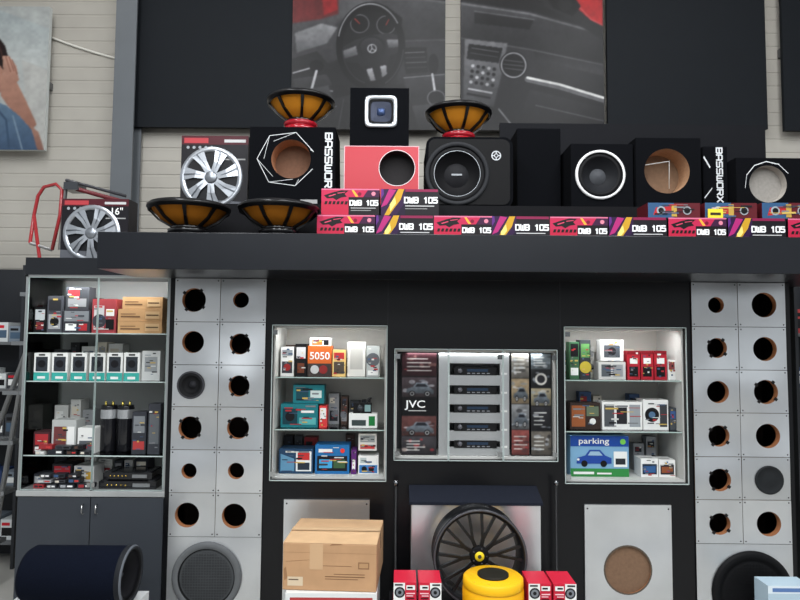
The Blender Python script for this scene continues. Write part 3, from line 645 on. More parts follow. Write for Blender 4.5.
# ---- plinth and goods low
x0=PX(388,2.8,590);x1=PX(586,2.8,590)
m=MB(); m.box(x0,x1,2.72,3.22,0,.318,(20,20,23),'matte'); m.build('display_plinth',label='low black plinth carrying boxes and a wheel rim',cat='plinth')
def wbox(u0,u1,z0,h,flip,label,dep=.15):
    pk=(196,34,58); c1=[('r',0,1,.0,.2,W),('r',0,.5,0,1,W),('d',.27,.58,.24,(30,30,34)),('d',.27,.58,.17,(120,124,130)),('d',.27,.58,.08,K),('r',.05,.45,.1,.18,pk),('r',.06,.4,.88,.95,K),('r',.56,.94,.70,.9,W),('r',.6,.84,.76,.84,K),('r',.56,.94,.52,.57,(240,200,206)),('r',.56,.86,.42,.46,(240,200,206)),('r',.56,.9,.31,.35,K),('r',.56,.8,.06,.12,(90,90,94))]
    if flip: c1=[(a[0],1-a[2],1-a[1])+a[3:] if a[0]=='r' else ('d',1-a[1])+a[2:] for a in c1]
    return pbox(u0,u1,0,z0,2.8,dep,pk,c1,'boxed_speaker',label,'product box',group='red and white speaker cartons',vb=590,h=h,busy=False)
for k,(a,b) in enumerate(((393,417),(418,442),(528,552),(553,577))):
    wbox(a,b,.319,.10,False,'red and white loudspeaker carton standing on plinth'); wbox(a+.6,b-.6,.4205,.098,k%2==1,'red and white loudspeaker carton stacked on another')
rr=46/205
e=E('alloy_wheel',(P(480,545,3.02)[0],3.01,.327),'black alloy wheel rim with branching spokes and yellow centre cap','wheel',rot=(math.radians(-4),0,0))
c=rr+.003; WB=(17,17,19)
m=MB(); m.lathe([(rr*.93,.15),(rr*.99,.15),(rr,.135),(rr*.96,.12),(rr*.93,.06),(rr*.96,.02),(rr,.01),(rr,-.016),(rr*.985,-.024),(rr*.95,-.022),(rr*.90,-.004),(rr*.87,.02),(rr*.86,.12),(rr*.93,.15)],(0,0,c),'y',WB,'satin',n=64,cols=[K]*7+[(44,44,48),(66,66,70),(26,26,29)]+[(12,12,14)]*3); m.build('rim_barrel',e)
def bar(m,p,q,w0,w1,y0,y1,d):
    dx,dz=q[0]-p[0],q[1]-p[1]; l=math.hypot(dx,dz); nx,nz=-dz/l,dx/l
    f=[(p[0]-nx*w0,y0,p[1]-nz*w0),(p[0]+nx*w0,y0,p[1]+nz*w0),(q[0]+nx*w1,y1,q[1]+nz*w1),(q[0]-nx*w1,y1,q[1]-nz*w1)]
    g=[(a,b+d,cc) for a,b,cc in f]
    m.add(f+g,[(0,1,2,3),(0,4,5,1),(1,5,6,2),(2,6,7,3),(3,7,4,0),(4,7,6,5)],WB,'satin')
for i in range(10):
    m=MB(); a=2*math.pi*i/10+.1; m.T=Matrix.Translation((0,0,c))@Matrix.Rotation(-a,4,'Y')
    rm=rr*.42
    bar(m,(.03,0),(rm,0),.009,.0085,.014,.008,.02)
    for s_ in(-1,1):
        r1=rr*.9; an=.16*s_
        bar(m,(rm-.008,s_*.003),(r1*math.cos(an),r1*math.sin(an)),.0062,.0068,.0085,-.004,.02)
    m.T=None; m.build('spoke',e)
m=MB(); m.lathe([(0,.008),(.036,.008),(.046,.012),(.048,.03),(.042,.05),(0,.05)],(0,0,c),'y',(16,16,18),'matte',n=32)
for i in range(5):
    a=i*2*math.pi/5; m.lathe([(0,.0),(.004,.0),(.004,.004)],(.035*math.cos(a),.006,c+.035*math.sin(a)),'y',(80,80,82),'silver',n=10)
m.build('hub',e)
m=MB(); m.lathe([(0,.0045),(.021,.005),(.023,.009)],(0,-.0,c),'y',(226,200,40),'print',n=24); m.disc(0,c,.009,.0035,(60,60,50)); m.build('centre_cap',e)
cx,_=P(493,590,2.86); e=E('plastic_tub',(cx,2.86,.319),'round yellow plastic tub with flat yellow lid','tub')
m=MB(); m.lathe([(0,0),(.1,0),(.125,.03),(.137,.08),(.137,.16),(.130,.168),(.130,.172)],(0,0,0),'z',(232,168,16),'print',n=44); m.build('tub_body',e)
m=MB(); m.lathe([(.134,.172),(.136,.178),(.134,.205),(.126,.212),(0,.214)],(0,0,0),'z',(238,180,24),'print',n=44); m.lathe([(.07,.2145),(.07,.222),(.06,.224),(0,.224)],(0,0,0),'z',(34,32,26),'rubber',n=36); m.build('lid',e)
x0=PX(285,2.83,595);x1=PX(377,2.83,595); zt=P(332,594,2.83)[1]
m=MB(); m.box(x0,x1,2.84,3.27,0,zt-.001,(214,216,214),'print'); m.rect(x0+.02,x1-.02,zt-.05,zt-.02,2.8394,(170,60,60)); m.build('white_carton',label='large white carton under a brown cardboard box',cat='cardboard box')
e=E('cardboard_box',((x0+x1)/2-.012,2.86,zt),'worn closed brown cardboard box sealed with tape','cardboard box',rot=(0,0,math.radians(-3)))
w=.213;h=P(332,546,2.83)[1]-zt; CB=(182,142,104)
m=MB(); m.box(-w,w,0,.38,0,h,CB,'card')
for (a,b,z,t) in((-.02,.16,.062,.004),(-.02,.13,.052,.003),(.02,.16,.074,.003),(-.03,.10,.11,.002)): m.rect(a,b,z,z+t,-.0006,(120,86,60))
m.rect(.13,.18,.10,.13,-.0006,(140,104,74)); m.rect(.135,.175,.105,.125,-.0009,(176,138,100)); m.rect(-.19,-.12,.02,.06,-.0006,(206,186,158)); m.rect(-.185,-.14,.045,.05,-.0009,(90,70,60))
m.poly([(-.205,h*.2),(-.19,h*.26),(-.198,h*.5),(-.208,h*.44)],-.0006,(150,112,80)); m.poly([(.0,h*.96),(.06,h*.98),(.05,h),(.01,h)],-.0006,(150,112,80))
m.rect(-.213,.213,h*.80,h*.805,-.0006,(150,112,80)); m.rect(-.09,-.03,h*.45,h,-.0008,(196,160,122),'gloss')
m.poly([(-.2,h*.6),(-.06,h*.66),(-.06,h*.665),(-.2,h*.61)],-.0007,(150,112,80))
m.build('box_body',e,bevel=.004)
m=MB()
m.add([(-w,.001,h+.0005),(w,.001,h+.0005),(w,.186,h+.008),(-w,.186,h+.004)],[(0,1,2,3)],(200,164,124),'card')
m.add([(-w,.379,h+.0005),(w,.379,h+.0005),(w,.192,h+.011),(-w,.192,h+.005)],[(0,1,2,3)],(186,150,112),'card'); m.build('top_flaps',e)
m=MB(); m.add([(-w,.16,h+.0075),(w,.16,h+.0115),(w,.215,h+.0120),(-w,.215,h+.008)],[(0,1,2,3)],(206,172,134),'gloss'); m.box(w,w+.001,.165,.21,h-.08,h+.003,(206,172,134),'gloss'); m.build('packing_tape',e)
# ---- bass tube
zc=P(82,574,3.0)[1]; x0=PX(30,3.0,573); x1=PX(130,3.0,573); rt=.128
m=MB(); m.box(x0-.1,x1+.03,2.84,3.16,0,zc-rt-.012,(206,208,208),'print'); m.build('white_carton',label='low white carton under a bass tube',cat='cardboard box')
e=E('bass_tube',((x0+x1)/2,3.0,zc-rt-.0105),'dark blue-black carpeted cylindrical bass tube lying on its side','subwoofer')
L=(x1-x0)/2; c=rt+.01
m=MB(); m.lathe([(0,-L),(rt*.9,-L),(rt,-L+.02),(rt,L-.01),(rt*.97,L)],(0,0,c),'x',(14,18,29),'carpet',n=48); m.build('tube_body',e)
m=MB(); m.lathe([(rt*1.02,L-.02),(rt*1.03,L+.004),(rt*.98,L+.012),(rt*.88,L+.008),(rt*.84,L-.02),(rt*.8,L+.002),(rt*.72,L-.01),(rt*.25,L-.05),(0,L-.03)],(0,0,c),'x',K,'rubber',n=48,cols=[(26,28,32),(90,94,100),(40,42,46),(16,16,18),(22,24,28),(16,16,20),(14,14,18),(60,62,68)]); m.build('speaker_driver',e)
for xx in(-L*.6,L*.6):
    m=MB(); m.box(xx-.03,xx+.03,-.09,.09,-.0005,.028,(20,20,22),'rubber'); m.build('foot_cradle',e)
pbox(768,812,586,0.0,3.16,.12,(176,196,208),[('r',0,1,.9,1,(214,224,230)),('r',.1,.9,.92,.97,(90,120,170))],'appliance_box','tall pale blue carton standing on the floor','cardboard box',vb=590,busy=False)
# ================= LEFT CABINET =================
CY=3.42
x0=PX(21,CY,400);x1=XTL-.012; w=x1-x0; z0=P(90,491,CY)[1]; ztb=P(90,275,CY)[1]; ztt=P(90,258,CY)[1]
e=E('glass_cabinet',((x0+x1)/2,CY,0),'tall glass display cabinet on dark grey cupboard base','display case'); D=.42
hw=w/2; GY=(50,54,60)
m=MB(); m.box(-hw,hw,.02,D,.0,z0-.03,GY,'paint'); m.box(-hw-.004,hw+.004,-.004,D,z0-.03,z0,(206,208,208),'silver'); m.build('base_cupboard',e,bevel=.002)
for i in(0,1):
    a=-hw+.004 if i==0 else .002; b=-.002 if i==0 else hw-.004
    m=MB(); m.box(a,b,0,.018,.08,z0-.034,(56,60,66),'paint'); dr=m.build('cupboard_door',e,bevel=.002)
    hx=b-.035 if i==0 else a+.035
    m=MB(); m.tube([(hx,0,z0-.12),(hx,-.02,z0-.115),(hx,-.02,z0-.075),(hx,0,z0-.07)],.004,(200,200,200),'chrome',n=8); m.build('door_handle',dr)
m=MB(); m.box(-hw-.004,hw+.004,-.006,D,ztb,ztt,(30,32,36),'dark'); m.box(-hw,hw,0,.012,ztb-.012,ztb,(170,172,172),'silver'); m.build('top_board',e)
m=MB(); m.box(-hw,hw,D-.012,D,z0,ztb,(166,168,166),'paint')
for xx in(-hw,hw-.012): m.box(xx,xx+.012,0,.012,z0,ztb,(178,182,182),'silver')
m.build('cabinet_frame',e)
m=MB(); m.box(-hw,-hw+.005,.013,D-.013,z0,ztb,W,'glass'); m.build('side_glass',e)
for i in(0,1):
    m=MB(); a=-hw+.013 if i==0 else .0015; b=-.0015 if i==0 else hw-.013
    for q in(a,b-.003): m.box(q,q+.003,.0015,.0075,z0+.002,ztb-.013,(160,175,172),'gloss')
    for q in(z0+.002,ztb-.016): m.box(a,b,.0015,.0075,q,q+.003,(170,185,182),'gloss')
    dr=m.build('glass_door_edge',e)  # only the edges of the door leaf, glass pane left out
    xx=b if i==0 else a
    m=MB(); m.box(xx-(.02 if i==0 else -.002),xx+(-.002 if i==0 else .02),-.006,.0015,z0+.02,z0+.045,(180,182,182),'chrome'); m.build('door_lock',dr)
lamp(((x0+x1)/2,CY+.06,ztb-.02),(math.radians(22),0,0),w*.85,.03,3.6,(.96,.99,1),'showcase_fill_light')  # fill light added under the top board to lift the cabinet interior
LZ=[]
for v in(333,381,455):
    z=P(90,v,CY+.04)[1]; m=MB(); m.box(-hw+.008,hw-.008,.03,D-.014,z-.006,z,W,'glass'); m.box(-hw+.008,hw-.008,.027,.0299,z-.006,z,(190,204,200),'gloss'); m.build('glass_shelf',e); LZ.append(z)
Yq=CY+.08; YB=CY+.26
T=LZ[0]
def lb(*a,**k): return pbox(*a,**k)
lb(34,46,307,T,Yq,.1,K,[('r',.1,.9,.5,.9,(180,184,186)),('r',.2,.8,.12,.4,(120,44,48))],'accessory_box','black and silver carton on cabinet shelf','product box',vb=320)
lb(47,62,296,T,Yq,.1,(70,72,78),[('r',.1,.9,.1,.5,(150,152,156)),('r',.1,.9,.6,.9,(40,40,44)),('d',.5,.3,.12,K)],'accessory_box','grey carton with driver picture on cabinet shelf','product box',vb=320)
lb(63,90,310,T,Yq,.1,(50,50,56),[('r',.05,.95,.5,.95,(120,124,128)),('r',.1,.5,.1,.4,W),('r',.6,.9,.1,.4,(170,44,50))],'accessory_box','dark carton with red corner on cabinet shelf','product box',vb=320)
lb(65,88,287,T+(PZ(310,Yq)-PZ(332.3,Yq))+.002,Yq+.01,.08,(60,62,66),[('r',.1,.9,.15,.5,(140,142,144)),('r',.1,.6,.6,.85,(170,50,54))],'accessory_box','dark carton stacked on another carton','product box',vb=320)
lb(92,116,299,T,Yq,.1,(150,60,64),[('r',.08,.5,.1,.8,(196,196,196)),('d',.3,.35,.2,(60,60,66)),('r',.58,.92,.5,.7,W),('r',.58,.92,.1,.4,K)],'accessory_box','red and white carton on cabinet shelf','product box',vb=320)
hs=(PZ(297,Yq)-PZ(333,Yq))/3
for i in range(3):
    lb(118+(i==2)*4,162,0,T+i*(hs+.0012),Yq+.002*i,.14,(188,146,100),[('r',.06,.5,.3,.42,(110,80,56)),('r',.06,.4,.55,.62,(120,88,62)),('r',.62,.94,.2,.8,(206,170,126)),('r',.64,.92,.45,.55,(90,66,46))],'small_cardboard_box','flat brown printed cardboard box in a stack','cardboard box',h=hs,group='stacked brown cardboard boxes',mat='card',vb=320,busy=False)
rowfill(53,112,T,YB,.12,.24,21,'cartons in the back row of a cabinet',vb=320,depth=.1)
T=LZ[1]
for i,u in enumerate((34,52,71,89.5,107,124)):
    lb(u,u+15.5,353,T,Yq,.07,W,[('r',0,1,0,.28,(60,165,155)),('r',.12,.88,.32,.86,(50,54,60)),('d',.5,.6,.14,(24,24,28)),('r',.25,.75,.05,.14,W),('r',.3,.7,.9,.96,K)],'phone_charger_box','white and turquoise hanging accessory carton','product box',group='white and turquoise cartons',vb=365,busy=False)
lb(142,160,351,T,Yq+.02,.07,(200,202,200),[('r',.15,.85,.3,.8,(150,154,156))],'accessory_box','pale grey carton on cabinet shelf','product box',vb=365)
rowfill(53,152,T,YB,.15,.22,22,'cartons in the back row of a cabinet',vb=365,depth=.1,skip=.1)
T=LZ[2]
def can(u0,u1,v0,T,label,col=(20,20,24)):
    x0=PX(u0,Yq+.05,430);x1=PX(u1,Yq+.05,430);r=(x1-x0)/2;h=P((u0+u1)/2,v0,Yq+.05)[1]-T
    e=E('power_capacitor',((x0+x1)/2,Yq+.05+r,T+.0005),label,'capacitor',group='black power capacitors')
    m=MB(); m.lathe([(0,0),(r*.96,0),(r,.006),(r,h*.86),(r*.94,h*.9),(r*.94,h*.92),(0,h*.92)],(0,0,0),'z',col,'gloss',n=28); m.build('canister',e)
    m=MB(); m.lathe([(r*1.01,h*.66),(r*1.01,h*.84)],(0,0,0),'z',(196,198,200),'silver',n=28); m.build('silver_band',e)
    for s in(-1,1): 
        m=MB(); m.lathe([(.007,h*.92),(.007,h*.985),(0,h)],(s*r*.45,0,0),'z',(196,176,90),'chrome',n=12); m.build('terminal',e)
can(97,113,402,T,'black power capacitor with silver band')
can(114,130,402,T,'black power capacitor with silver band')
lb(132,146,412,T,Yq,.08,(52,54,60),[('r',.1,.9,.5,.9,(120,124,128)),('r',.1,.9,.1,.3,(170,60,60))],'accessory_box','dark blister carton with grey picture','product box',vb=430)
lb(148,160,404,T,Yq,.08,(58,60,66),[('r',.1,.9,.2,.8,(96,100,104))],'accessory_box','narrow dark carton on cabinet shelf','product box',vb=430)
lb(52,76,420,T,Yq,.1,(178,180,178),[('r',.08,.6,.2,.8,(110,60,60)),('r',.64,.94,.2,.8,W)],'accessory_box','pale carton with red square','product box',vb=430)
lb(78,95,428,T,Yq,.1,W,[('r',.1,.9,.1,.5,(90,94,98))],'accessory_box','small white carton on cabinet shelf','product box',vb=430)
lb(34,50,432,T,Yq,.1,(70,40,44),[('r',.1,.9,.4,.9,(170,50,56)),('r',.1,.5,.1,.3,W)],'accessory_box','dark red carton on cabinet shelf','product box',vb=430)
rowfill(53,96,T,YB,.2,.30,23,'cartons in the back row of a cabinet',vb=430,depth=.1)
def pile(ua,ub,T,Y,layers,seed,vb):
    rg=random.Random(seed); z=T
    for l in range(layers):
        u=ua+l*3
        while u<ub-9-l*3:
            wd=rg.uniform(12,24); c,nm=rg.choice(PAL[:6]+PAL[2:3]*2+PAL[8:9]*2); c2=rg.choice(PAL)[0]; h=rg.uniform(.016,.027)
            if u+wd>ub-l*3: break
            pbox(u+1.5,u+wd-1.5,0,z,Y+rg.uniform(0,.004),.05,c,[('r',.1,.45,.2,.8,c2),('r',.55,.9,.3,.7,rg.choice([W,K,(190,60,60)]))],'accessory_pack',nm+' flat accessory pack lying in a loose pile','product box',group='flat packs piled in the cabinet',vb=vb,h=h,rot=0,busy=False)
            u+=wd
        z+=.0285
pile(34,96,T,CY+.04,2,31,450)
T=z0+.001
Yr=CY+.05
lb(34,50,474,T,Yr+.07,.1,(44,46,52),[('r',.05,.6,.2,.8,(150,152,154)),('r',.66,.95,.2,.8,(150,40,46))],'accessory_box','dark carton lying on cabinet floor','product box',vb=475)
lb(52,72,464,T,Yr+.07,.1,(30,30,34),[('r',.1,.9,.5,.9,(170,44,52)),('r',.1,.6,.15,.35,W)],'accessory_box','red and black carton on cabinet floor','product box',vb=475)
lb(74,94,466,T,Yr+.07,.12,(200,200,198),[('r',.05,.5,.2,.8,(60,60,64)),('r',.6,.9,.3,.7,(190,150,60))],'accessory_box','white carton on cabinet floor','product box',vb=475)
rowfill(53,156,T,YB,.10,.13,24,'cartons in the back row of a cabinet',vb=475,depth=.1)
pile(32,96,T,CY+.045,3,32,485)
def amp(u0,u1,T,Y,h,label):
    x0=PX(u0,Y,475);x1=PX(u1,Y,475);w=x1-x0; e=E('car_amplifier',((x0+x1)/2,Y,T),label,'amplifier',group='stacked car amplifiers')
    m=MB(); m.box(-w/2,w/2,0,.16,0,h,(22,22,25),'gloss'); 
    for k in range(6): m.box(-w/2+.01+k*.006,-w/2+.013+k*.006,.0,.16,h,h+.006,(44,45,48),'gloss'); m.box(w/2-.013-k*.006,w/2-.01-k*.006,.0,.16,h,h+.006,(44,45,48),'gloss')
    m.build('amplifier_body',e)
    m=MB()
    for k in range(5): m.lathe([(0,-.004),(.004,-.004),(.005,0)],(-w*.35+k*w*.08,0,h*.5),'y',(190,160,80),'chrome',n=10)
    m.box(w*.1,w*.4,-.004,0,h*.25,h*.75,(150,152,154),'silver'); m.build('terminal_strip',e)
amp(99,156,T,Yr,.04,'flat black car amplifier on cabinet floor')
amp(103,152,T+.047,Yr+.02,.035,'flat black car amplifier stacked on another')
def hubcap(mb,cx,cz,r,y,ns=7):
    SV=(172,176,182)
    mb.lathe([(r*.82,.002),(r*.84,-.006),(r*.95,-.009),(r,0)],(cx,y,cz),'y',SV,'silver',n=40)
    mb.disc(cx,cz,r*.85,y+.0008,(24,25,28))
    for i in range(ns):
        a=2*math.pi*i/ns+.2
        mb.T=Matrix.Translation((cx,y,cz))@Matrix.Rotation(-a,4,'Y')
        mb.add([(r*.12,-.008,-r*.09),(r*.12,-.008,r*.09),(r*.5,-.013,r*.15),(r*.9,-.006,r*.33),(r*.9,-.006,-r*.12),(r*.5,-.011,-r*.09)],[(0,1,2,5),(5,2,3,4)],SV,'silver')
        mb.add([(r*.25,-.0135,r*.0),(r*.55,-.0145,r*.05),(r*.86,-.0085,r*.16),(r*.86,-.0085,r*.10),(r*.5,-.014,r*.01)],[(0,1,2,3,4)],(96,100,106),'silver')
        mb.T=None
    mb.lathe([(0,-.018),(r*.14,-.016),(r*.2,-.010),(r*.22,0)],(cx,y,cz),'y',(140,144,150),'silver',n=20)
def wheelbox(u0,u1,v0,z0,Y,txt,label,vb):
    x0=PX(u0,Y,vb);x1=PX(u1,Y,vb);w=x1-x0;h=P((u0+u1)/2,v0,Y)[1]-z0
    e=E('wheel_cover_set',((x0+x1)/2,Y,z0+.001),label,'wheel cover',group='boxed wheel covers')
    m=MB(); m.box(-w/2,w/2,0,.12,0,h,(24,22,27),'print'); m.rect(-w/2,w/2,h*.88,h,-.0006,(74,28,36)); m.rect(-w*.46,-w*.1,h*.9,h*.97,-.001,(170,60,66))
    if txt: m.text(txt,w*.32,h*.79,-.001,h*.16,W)
    m.rect(w*.16,w*.46,h*.67,h*.69,-.001,(150,150,150)); m.rect(w*.14,w*.46,h*.91,h*.95,-.001,(190,190,190)); m.poly([(-w*.5,h*.0),(w*.5,h*0),(w*.5,h*.1),(-w*.5,h*.16)],-.0008,(90,92,98))
    for k in range(5): m.disc(-w*.4+k*.035,h*.84,.009,-.001,(150,154,160),n=14)
    m.build('carton',e)
    m=MB(); hubcap(m,-w*.04,h*.43,min(w,h)*.47,-.0015); m.build('hub_cover',e)
wheelbox(61,128,199,ztt,3.5,'16"','boxed silver multi-spoke wheel cover marked 16 inch on cabinet',230)
# ================= TOP SHELF GOODS =================
RY=3.45; ZR=PZ(205,RY)
m=MB(); m.box(PX(178,RY,205),XE-.02,RY,4.04,ZT+.0005,ZR,(15,15,18),'matte'); m.build('riser',label='long black riser step on top of the shelf',cat='plinth')
x0=PX(500,3.97,160);x1=PX(766,3.97,160); m=MB(); m.box(x0,x1,3.97,4.0,ZR+.0005,P(630,124,3.97)[1],(19,20,24),'matte'); m.build('backdrop_board',label='black upright board behind the speaker boxes',cat='board')
wheelbox(181,248,136,ZR,3.62,None,'boxed silver multi-spoke wheel cover on black riser',165)
def woofer(loc,R,H,label,mag=(16,16,18),cc=(196,126,34)):
    e=E('loose_woofer',loc,label,'speaker')
    zr=H; mh=H*.30; rm=R*.5
    m=MB(); m.lathe([(0,0),(rm*.95,0),(rm,.004),(rm,mh*.42),(rm*.92,mh*.46),(rm*.92,mh*.54),(rm,mh*.58),(rm,mh-.004),(rm*.95,mh),(0,mh)],(0,0,0),'z',mag,'gloss',n=40); m.build('magnet',e)
    m=MB(); m.lathe([(R*.42,mh),(R*.44,mh+.012),(R*.40,mh+.014)],(0,0,0),'z',K,'gloss',n=40)
    for i in range(8):
        a=2*math.pi*i/8+.2; m.T=Matrix.Rotation(a,4,'Z')
        z1=mh+.008; z2=zr-.026; zm=(z1+z2)/2-.006
        m.add([(R*.42,-.009,z1),(R*.42,.009,z1),(R*.74,.007,zm),(R*.74,-.007,zm),(R*.97,-.010,z2),(R*.97,.010,z2),(R*.38,-.009,z1+.010),(R*.38,.009,z1+.010),(R*.70,.007,zm+.008),(R*.70,-.007,zm+.008),(R*.92,-.010,z2),(R*.92,.010,z2)],
          [(0,1,2,3),(3,2,5,4),(0,3,9,6),(1,7,8,2),(3,4,10,9),(2,8,11,5),(6,9,8,7),(9,10,11,8)],(14,14,16),'satin')
        m.T=None
    m.lathe([(R*.90,zr-.026),(R*.97,zr-.030),(R*.975,zr-.014),(R,zr-.014),(R,zr-.002),(R*.9,zr)],(0,0,0),'z',(14,14,16),'satin',n=56); m.build('basket',e)
    m=MB(); m.lathe([(R*.3,mh+.01),(R*.36,mh+.012),(R*.68,(mh+zr)/2-.010),(R*.90,zr-.018)],(0,0,0),'z',cc,'matte',n=48); m.build('cone',e)
    m=MB(); m.lathe([(R*.99,zr-.001),(R*.94,zr+.008),(R*.86,zr+.006),(R*.82,zr-.008),(0,zr-.02)],(0,0,0),'z',(20,20,22),'rubber',n=56); m.build('surround',e)
    return e
cx,_=P(190,215,3.2); w1=woofer((cx,3.19,ZT+.001),.209,.172,'black and orange bass woofer resting on its magnet',cc=(160,98,26))
w1['group']='loose orange-cone woofers'
cx,_=P(279.5,215,3.2); copy_thing(w1,(cx,3.19,ZT+.001),rot=(0,0,.3))
def enclosure(u0,u1,v0,Y,hole,label,z0=None,depth=.36,facecol=CARP,facemat='carpet',bodycol=CARP,corner=0,inner=(150,100,66),rot=0,name='subwoofer_box',back=None,rimd=.12,vb=170,taper=0):
    z0=ZR if z0 is None else z0
    x0=PX(u0,Y,vb);x1=PX(u1,Y,vb);w=x1-x0;h=P((u0+u1)/2,v0,Y)[1]-z0-.001
    ox=(x0+x1)/2
    e=E(name,(ox,Y,z0+.001),label,'speaker box',rot=(0,0,math.radians(rot)))
    m=MB()
    if hole is None:
        m.box(-w/2,w/2,0,depth,0,h,facecol,facemat); m.build('enclosure',e,bevel=.008); return e,w,h,0,0,0
    hx,hz=P(hole[0],hole[1],Y); hx-=ox; hz-=z0+.001; r=hole[2]/(F/Y)
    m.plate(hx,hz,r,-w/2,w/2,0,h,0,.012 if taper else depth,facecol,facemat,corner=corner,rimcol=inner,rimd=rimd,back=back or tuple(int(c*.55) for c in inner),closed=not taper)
    if taper:
        a=[(-w/2,.012,0),(w/2,.012,0),(w/2,.012,h),(-w/2,.012,h),(-w/2,depth,0),(w/2,depth,0),(w/2,depth-taper,h),(-w/2,depth-taper,h)]
        m.add(a,[(0,4,5,1),(1,5,6,2),(2,6,7,3),(3,7,4,0),(4,7,6,5)],bodycol,'carpet')
    m.build('enclosure',e)
    return e,w,h,hx,hz,r
def driver(e,hx,hz,r,ring,cone,cap,capr=.3,ringmat='rubber',y=0,rw=1.0):
    m=MB(); m.lathe([(r*1.10,y-.0005),(r*1.10,y-.010),(r*1.04,y-.014),(r*(1-.04*rw),y-.010),(r*.94,y+.0)],(hx,0,hz),'y',K,ringmat,n=52,cols=[ring,ring,ring,K]); 
    m.lathe([(r*.94,y+.0),(r*.86,y-.008),(r*.78,y+.0),(r*.74,y+.012),(r*capr,y+.045)],(hx,0,hz),'y',K,'rubber',n=52,cols=[(20,20,22),(20,20,22),cone,cone]); m.build('speaker_driver',e)
    m=MB(); m.lathe([(r*capr*1.1,y+.044),(r*capr*.7,y+.03),(0,y+.024)],(hx,0,hz),'y',cap,'rubber',n=32); m.build('dust_cap',e)
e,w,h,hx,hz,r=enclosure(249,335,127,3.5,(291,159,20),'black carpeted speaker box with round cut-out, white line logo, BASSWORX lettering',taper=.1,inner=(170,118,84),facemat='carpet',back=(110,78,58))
m=MB(); WC=(206,208,210)
cxx,czz=hx-.03,hz-.0
def seg(m,a,b,lw,y,w,h,hx,hz,r):
    N_=6
    for i in range(N_):
        p=(a[0]+(b[0]-a[0])*i/N_,a[1]+(b[1]-a[1])*i/N_); q=(a[0]+(b[0]-a[0])*(i+1)/N_,a[1]+(b[1]-a[1])*(i+1)/N_)
        dx,dz=q[0]-p[0],q[1]-p[1];l=math.hypot(dx,dz);nx,nz=-dz/l*lw/2,dx/l*lw/2
        pts=[(p[0]+nx,p[1]+nz),(q[0]+nx,q[1]+nz),(q[0]-nx,q[1]-nz),(p[0]-nx,p[1]-nz)]
        if all(abs(t[0])<w/2-.002 and .002<t[1]<h-.002 and math.hypot(t[0]-hx,t[1]-hz)>r+.002 for t in pts): m.poly(pts,y,WC)
pt=lambda R_,d:(cxx+R_*math.cos(math.radians(d)),czz+R_*math.sin(math.radians(d)))
for k,(a,b) in enumerate(((70,125),(125,180),(180,235),(235,290),(15,70),(290,340))):
    seg(m,pt(.165,a),pt(.165,b),.0035,-.0008-.0001*k,w,h,hx,hz,r)
    seg(m,pt(.165,a),pt(.125,b),.0024,-.0015-.0001*k,w,h,hx,hz,r)
m.build('printed_logo',e)
m=MB(); m.tech('BASSWORX',w/2-.038,h*.53,-.001,.045,.36,WC,rot=-math.pi/2,lw=.2); m.build('lettering',e)
m=MB(); m.rect(w*.1,w*.3,h*.03,h*.08,-.001,(150,150,150)); m.build('badge',e)
Z1=P(381,146,3.5)[1]
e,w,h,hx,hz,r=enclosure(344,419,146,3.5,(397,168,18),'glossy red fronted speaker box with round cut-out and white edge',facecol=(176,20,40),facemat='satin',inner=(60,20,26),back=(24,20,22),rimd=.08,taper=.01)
m=MB(); t=.004
for a in((-w/2,w/2,h-t,h),(-w/2,-w/2+t,0,h-t),(w/2-t,w/2,0,h-t)): m.rect(*a,-.0008,(226,180,188))
m.ring(hx,hz,r,r*1.035,-.001,(225,215,216)); m.build('front_trim',e)
zc2=Z1+.002
e,w,h,hx,hz,r=enclosure(350,409,88,3.5,(381,112,11),'small black carpeted speaker box with square silver driver',z0=zc2,taper=.02,depth=.3,inner=(40,40,44),vb=115,rimd=.06)
q=16/(F/3.5)
m=MB(); m.lathe([(q*1.04,-.0005),(q*1.04,-.012),(q*.98,-.016),(q*.80,-.014),(q*.78,-.004)],(hx,0,hz),'y',(178,182,186),'silver',n=64,sq=7); m.build('driver_frame',e)
m=MB(); m.lathe([(q*.78,-.004),(q*.74,-.010),(q*.66,-.004)],(hx,0,hz),'y',(14,14,16),'rubber',n=64,sq=6); m.lathe([(q*.66,-.004),(q*.25,-.0015),(0,-.001)],(hx,0,hz),'y',(30,34,46),'silver',n=64,sq=5); m.lathe([(q*.26,-.002),(q*.2,-.010),(0,-.012)],(hx,0,hz),'y',(60,76,112),'silver',n=32,sq=4); m.build('square_cone',e)
e,w,h,hx,hz,r=enclosure(426,513,137,3.5,(457,174,29),'black carpeted box with rounded corners and large black woofer',corner=.05,depth=.36,inner=(40,40,44),rimd=.07)
m=MB()
m.plate(hx,hz,r*1.09,-w/2+.014,w/2-.018,.014,h-.014,-.006,.0055,(10,10,12),'rubber',corner=.04); m.build('front_panel',e)
driver(e,hx,hz,r*1.02,(40,41,44),(14,14,16),(26,26,29),.40,'rubber',y=-.004)
m=MB(); m.ring(hx,hz,r*.80,r*.812,-.013,(150,154,158),'silver'); m.build('cone_trim',e)
m=MB(); m.rect(hx-.03,hx+.03,hz-.004,hz+.006,.018,(150,154,158)); m.build('cone_label',e)
lx,lz=P(496,156,3.5); lx-=e.location.x; lz-=e.location.z; m=MB()
m.ring(lx,lz,.022,.028,-.0075,(190,194,198),'print'); m.rect(lx-.022,lx+.022,lz-.003,lz+.003,-.0075,(190,194,198)); m.rect(lx-.003,lx+.003,lz-.022,lz+.022,-.0078,(190,194,198)); m.disc(lx,lz,.012,-.0082,(190,194,198)); m.disc(lx,lz,.008,-.0086,K)
m.build('badge',e)
ztop=e.location.z+h
cx,_=P(459,130,3.62); woofer((cx,3.66,ztop+.001),.2,.2,'orange-cone woofer with red magnet on a speaker box',mag=(156,22,36))
cx,_=P(301,115,3.62); zt2=P(292,127,3.5)[1]
